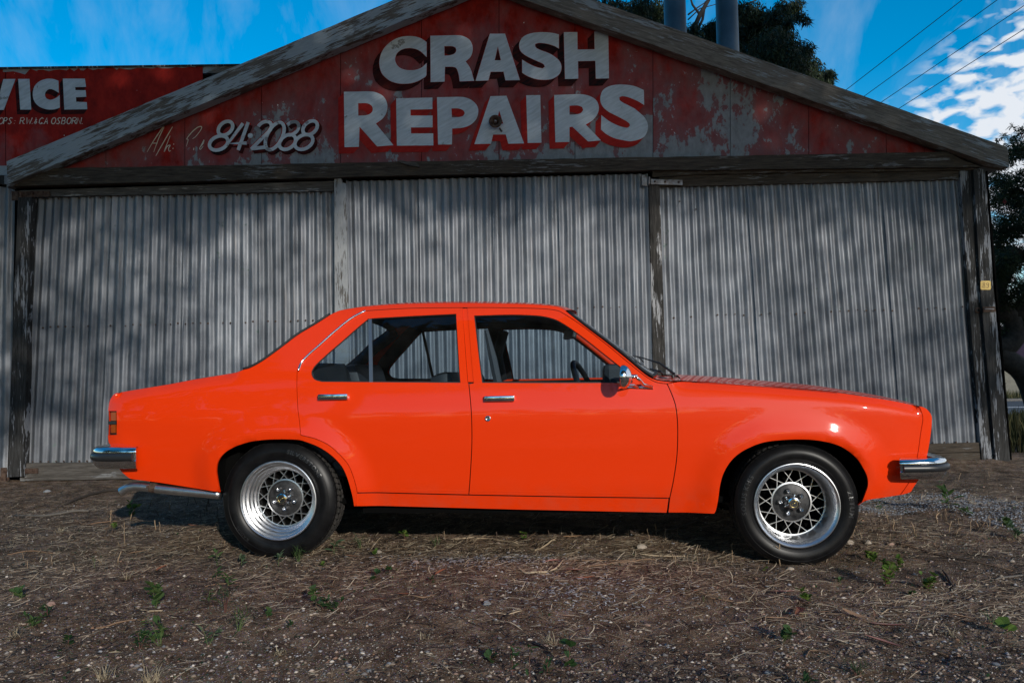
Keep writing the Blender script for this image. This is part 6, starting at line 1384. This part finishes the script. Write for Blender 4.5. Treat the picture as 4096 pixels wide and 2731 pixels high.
# green weeds
WG = {k: island('weed_' + k, c_, .6, trans=.3) for k, c_ in dict(bright=[(.06, .13, .02), (.10, .18, .03), (.17, .22, .05)], mid=[(.03, .075, .018), (.055, .11, .03), (.085, .13, .04)], dark=[(.015, .045, .015), (.03, .075, .02), (.045, .09, .03)], grey=[(.05, .10, .05), (.08, .13, .07), (.12, .15, .08)]).items()}
WSTEM = simple('weed_stem', (.07, .10, .03), .7); WRED = simple('weed_stem_red', (.10, .04, .03), .7)
def leafshape(kind, ln):
    if kind == 'round': return [(0, 0, 0), (ln * .3, ln * .42, .1 * ln), (ln * .75, ln * .5, .12 * ln), (ln * 1.05, 0, .02 * ln), (ln * .75, -ln * .5, .12 * ln), (ln * .3, -ln * .42, .1 * ln), (ln * .5, 0, 0)], [(0, 6, 1), (1, 6, 2), (2, 6, 3), (3, 6, 4), (4, 6, 5), (5, 6, 0)]
    if kind == 'long': return [(0, 0, 0), (ln * .35, ln * .17, .04 * ln), (ln * .7, ln * .14, .02 * ln), (ln, 0, -.1 * ln), (ln * .7, -ln * .14, .02 * ln), (ln * .35, -ln * .17, .04 * ln), (ln * .45, 0, -.02 * ln)], [(0, 6, 1), (1, 6, 2), (2, 6, 3), (3, 6, 4), (4, 6, 5), (5, 6, 0)]
    return [(0, ln * .02, 0), (0, -ln * .02, 0), (ln * .6, -ln * .02, 0), (ln * .6, ln * .02, 0), (ln, 0, -.08 * ln)], [(0, 1, 2, 3), (3, 2, 4)]
def weed(px, py, hpx, kind, col, nleaf, lpx, label, seed, parts=False, wide=1.0, leafmat=None):
    g_ = ground_at(px, py); D = g_[1]; r_ = random.Random(seed); sc = D / F; h_ = hpx * sc * 1.1; ln = lpx * sc * 1.25; e = empty('weed', (g_[0], g_[1], float(gz(g_[0], g_[1])))); tag(e, label, 'weed', 'green weeds in the dirt')
    ns = max(1, nleaf // 9); sm = MB(); L_ = MB(); tips = []
    for s_ in range(ns):
        a = r_.uniform(0, 6.28); le = r_.uniform(.1, .75) * h_ * wide * (1.0 if ns > 1 else .2); tip = Vector((math.cos(a) * le, math.sin(a) * le, h_ * r_.uniform(.6, 1.0))); mid = tip * .5 + Vector((0, 0, h_ * .1)); sm.tube([(0, 0, -.01), mid, tip], [.02 * ln + .0011, .0011, .0007], 5, False); tips.append((mid, tip))
    for k in range(nleaf):
        mid, tip = tips[k % ns]; t = r_.uniform(.1, 1.0); c_ = (mid * (t / .5) if t < .5 else mid.lerp(tip, (t - .5) * 2)); s2 = ln * r_.uniform(.55, 1.15); V, f = leafshape(kind, s2)
        m3 = Matrix.Rotation(r_.uniform(0, 6.28), 3, 'Z') @ Matrix.Rotation(-r_.uniform(-.15, .95) * (1.2 if kind == 'blade' else 1), 3, 'Y') @ Matrix.Rotation(r_.uniform(-.5, .5), 3, 'X'); off = Vector((r_.gauss(0, .25), r_.gauss(0, .25), 0)) * ln * .6
        Vt = [(m3 @ Vector(v)) + c_ + off for v in V]
        if parts: mesh_obj('leaf', Vt, f, WG[col], e)
        else: L_.add(Vt, f)
    sm.build('stem', WRED if col in ('bright', 'dark') else WSTEM, e)
    if not parts: o = L_.build('leaves', WG[col], e); o['kind'] = 'stuff'
    return e
WD = [(3541,2322,95,'round','bright',58,21,'largest bright green mallow weed, right of the front wheel',0,1.3),(3490,2225,50,'round','bright',22,17,'upper sprig of bright mallow near the front tyre',0,1.2),(3595,2235,40,'round','bright',14,15,'small mallow sprig right of the front tyre',0,1),(3705,2335,48,'round','bright',40,18,'low bright mallow right of the largest one',0,1.8),(3645,2362,20,'round','mid',12,15,'flat green sprig between the mallows',0,1.6),
 (3242,2398,52,'round','bright',26,19,'bright yellow green weed below the front wheel',0,1.1),(3130,2548,48,'round','mid',20,22,'green weed with toothed leaves in the right foreground',0,1.3),(3796,2040,62,'long','mid',14,44,'broad leaved green plant beyond the nose',1,.5),(3866,2060,30,'long','mid',10,26,'small plant beside the broad leaved plant',1,.8),(3520,2035,34,'long','mid',10,20,'green sprig under the front bumper',0,.8),
 (4065,2150,70,'long','grey',34,26,'dense weed at the right edge beside the stubble',0,1.2),(4030,2110,50,'round','mid',16,20,'green weed behind the right edge weed',0,1),(3968,2472,36,'blade','grey',26,40,'spiky grey green tuft at lower right',0,1),(4028,2525,62,'round','bright',7,38,'two big round leaves on red stems at the right edge',1,.8),(3240,2725,64,'long','dark',22,34,'dark leafy weed at the bottom right of centre',0,1.0),
 (3427,2672,46,'blade','dark',60,46,'feathery dark tuft in the right foreground',0,1.4),(3065,2262,14,'round','bright',7,13,'tiny bright sprig under the front tyre',0,1),(3360,2316,24,'round','mid',9,14,'tiny sprig right of the front tyre shadow',0,1),(2815,2398,20,'blade','mid',10,24,'tiny green tuft left of the crossed leaves',0,1),
 (1621,2146,48,'round','bright',18,14,'bright sprig at the shadow edge behind the rear wheel',0,1.2),(1742,2178,38,'blade','mid',40,30,'ferny green tuft in front of the sill',0,1.1),(2098,2140,34,'round','bright',14,14,'bright little weed under the middle of the sill',0,.8),(1336,2222,66,'long','grey',12,38,'grey green upright weed right of the rear tyre',0,.5),(1443,2195,46,'blade','grey',34,40,'spiky green weed right of the rear tyre',0,1),
 (1499,2232,30,'round','bright',10,12,'thin yellow flowered weed behind the rear wheel',0,.6),(1502,2320,30,'round','dark',12,16,'dark green sprig left of the ash heap',0,1.4),(1560,2300,22,'round','dark',10,16,'second dark sprig left of the ash heap',0,1.6),(1336,2450,56,'long','dark',30,30,'dark broad weed at left of centre',0,1.8),(1723,2346,26,'long','dark',10,20,'small dark green sprig at centre',0,1),
 (2050,2700,150,'long','dark',9,30,'tall dark seedling at the bottom centre',1,.35),(2120,2716,140,'long','dark',7,28,'tall thin seedling right of the bottom centre one',0,.4),(2275,2665,105,'round','dark',10,32,'dark seedling with pale round leaf, bottom centre right',1,.6),(1961,2632,26,'round','dark',6,30,'low round leaves left of the tall seedling',0,1.6),(2190,2690,60,'long','dark',12,30,'dark weed between the two tall seedlings',0,1),
 (524,2062,52,'round','bright',32,15,'bright green weed under the exhaust pipe',0,1.2),(458,2115,34,'round','bright',14,13,'small bright weed under the tail',0,.8),(378,2274,32,'blade','mid',16,22,'little green weed on the left dirt',0,.8),(869,2262,56,'long','mid',9,26,'upright green sprout in front of the rear tyre, left',0,.4),(966,2262,34,'long','grey',10,28,'grey green sprout below the rear tyre',0,.6),
 (1113,2262,60,'long','grey',16,24,'dry topped weed directly under the rear tyre',0,.6),(1195,2252,52,'blade','mid',44,38,'feathery green weed at the foot of the rear tyre',0,1.2),(1290,2265,18,'round','bright',8,12,'tiny yellow green sprig right of the rear tyre',0,1),(86,2386,30,'round','mid',20,18,'green weed at the left edge',0,1.6),(622,2430,124,'round','mid',26,28,'tall leafy weed left of centre foreground',0,.5),
 (863,2322,40,'long','dark',14,24,'dark weed before the rear wheel',0,1.2),(911,2350,44,'long','mid',10,28,'green weed before the rear wheel',0,.7),(835,2412,44,'long','mid',14,26,'green weed pair at left of centre',0,1),(899,2440,92,'blade','dark',40,44,'tall dark tuft left of centre',0,.8),(1256,2420,60,'round','mid',14,24,'bright topped weed at centre left',0,.7),(1300,2448,30,'long','dark',22,26,'spreading dark weed at centre left',0,2),
 (125,2502,38,'long','mid',34,26,'broad low weed at lower left',0,2.2),(190,2470,44,'long','dark',14,26,'dark weed beside the broad low one',0,1.2),(274,2556,32,'round','dark',12,22,'dark sprig at lower left',0,1.6),(643,2560,110,'long','mid',44,34,'largest leafy weed in the left foreground',0,1.2),(560,2575,60,'long','dark',26,34,'dark leaves beside the largest left weed',0,1.5),(952,2520,66,'blade','mid',46,52,'spiky green tuft in the left foreground',0,.9),
 (833,2560,80,'long','grey',20,28,'pale upright weed between the two left tufts',0,.8),(1160,2530,26,'long','dark',10,26,'red tinged low weed at centre left',0,1.2),(1070,2480,24,'round','mid',8,18,'small sprig at centre left',0,1)]
for i, (a, b, h_, kd, c_, n, lp, lab, prt, wd) in enumerate(WD): weed(a, b, h_, kd, c_, n, lp, lab, 200 + i, bool(prt), wd)
# low green ground cover too small to count
n = 5200; x, y = scatter_xy(n, 2.0, 6.6, 1.3, 401); kp = rng.uniform(0, 1, n) < np.clip(-.15 + 1.5 * vnoise(x, y, .42, 402) + .9 * vnoise(x, y, .12, 403), 0, 1); x, y = x[kp], y[kp]; n = len(x)
an = rng.uniform(0, 6.28, n); ln = rng.uniform(.005, .016, n); z = gz(x, y) + rng.uniform(.003, .018, n); d = np.stack([np.cos(an), np.sin(an), rng.uniform(-.1, .7, n)], 1) * ln[:, None]; s_ = np.stack([-np.sin(an), np.cos(an), rng.uniform(-.3, .3, n)], 1) * ln[:, None] * .38; c_ = np.stack([x, y, z], 1)
o = fast_obj('ground_cover', np.stack([c_, c_ + d * .5 + s_, c_ + d, c_ + d * .5 - s_], 1).reshape(-1, 3), np.arange(4 * n).reshape(n, 4), WG['dark']); tag(o, 'small dark green ground cover leaves in patches', 'ground cover', None, 'stuff')
# dry grass tufts
TUFT = island('dry_tuft', [(.20, .15, .09), (.32, .26, .17), (.42, .35, .24)], .8)
for i, (a, b, n, lp, lab) in enumerate([(2200,2560,60,60,'dry straw tuft at the bottom centre right'),(415,2680,50,95,'dry seed grass tuft at lower left'),(600,2700,60,110,'large dry seed grass tuft at lower left of centre'),(60,2540,40,70,'dry grass tuft at the left edge'),(500,2320,40,60,'bent dry straw tangle left of the rear wheel'),(1120,2620,30,50,'dry grass tuft at centre left foreground'),(3000,2390,24,50,'fine dry tuft below the front wheel'),(1700,2560,30,44,'thin dry tuft at centre'),(3800,2520,30,60,'dry tuft at lower right'),(240,2130,24,50,'dry stems at left below the door')]):
    g_ = ground_at(a, b); sc = g_[1] / F; r_ = random.Random(i + 900); m = MB()
    for k in range(n):
        an = r_.uniform(0, 6.28); ln = lp * sc * r_.uniform(.5, 1.2); up = r_.uniform(.15, 1.1); d = Vector((math.cos(an), math.sin(an), 0)); s_ = Vector((-math.sin(an), math.cos(an), 0)) * .0011; c_ = Vector((r_.gauss(0, .01), r_.gauss(0, .01), 0))
        P = [c_, c_ + d * ln * .45 * math.cos(up) + Vector((0, 0, ln * .5 * math.sin(up))), c_ + d * ln * math.cos(up) + Vector((0, 0, ln * .72 * math.sin(up)))]
        m.add([P[0] - s_, P[0] + s_, P[1] + s_, P[1] - s_, P[2] + s_ * .4, P[2] - s_ * .4], [(0, 1, 2, 3), (3, 2, 4, 5)])
    o = m.build('dry_tuft', TUFT, None, False, (g_[0], g_[1], float(gz(g_[0], g_[1])))); tag(o, lab, 'grass tuft', 'dry grass tufts')
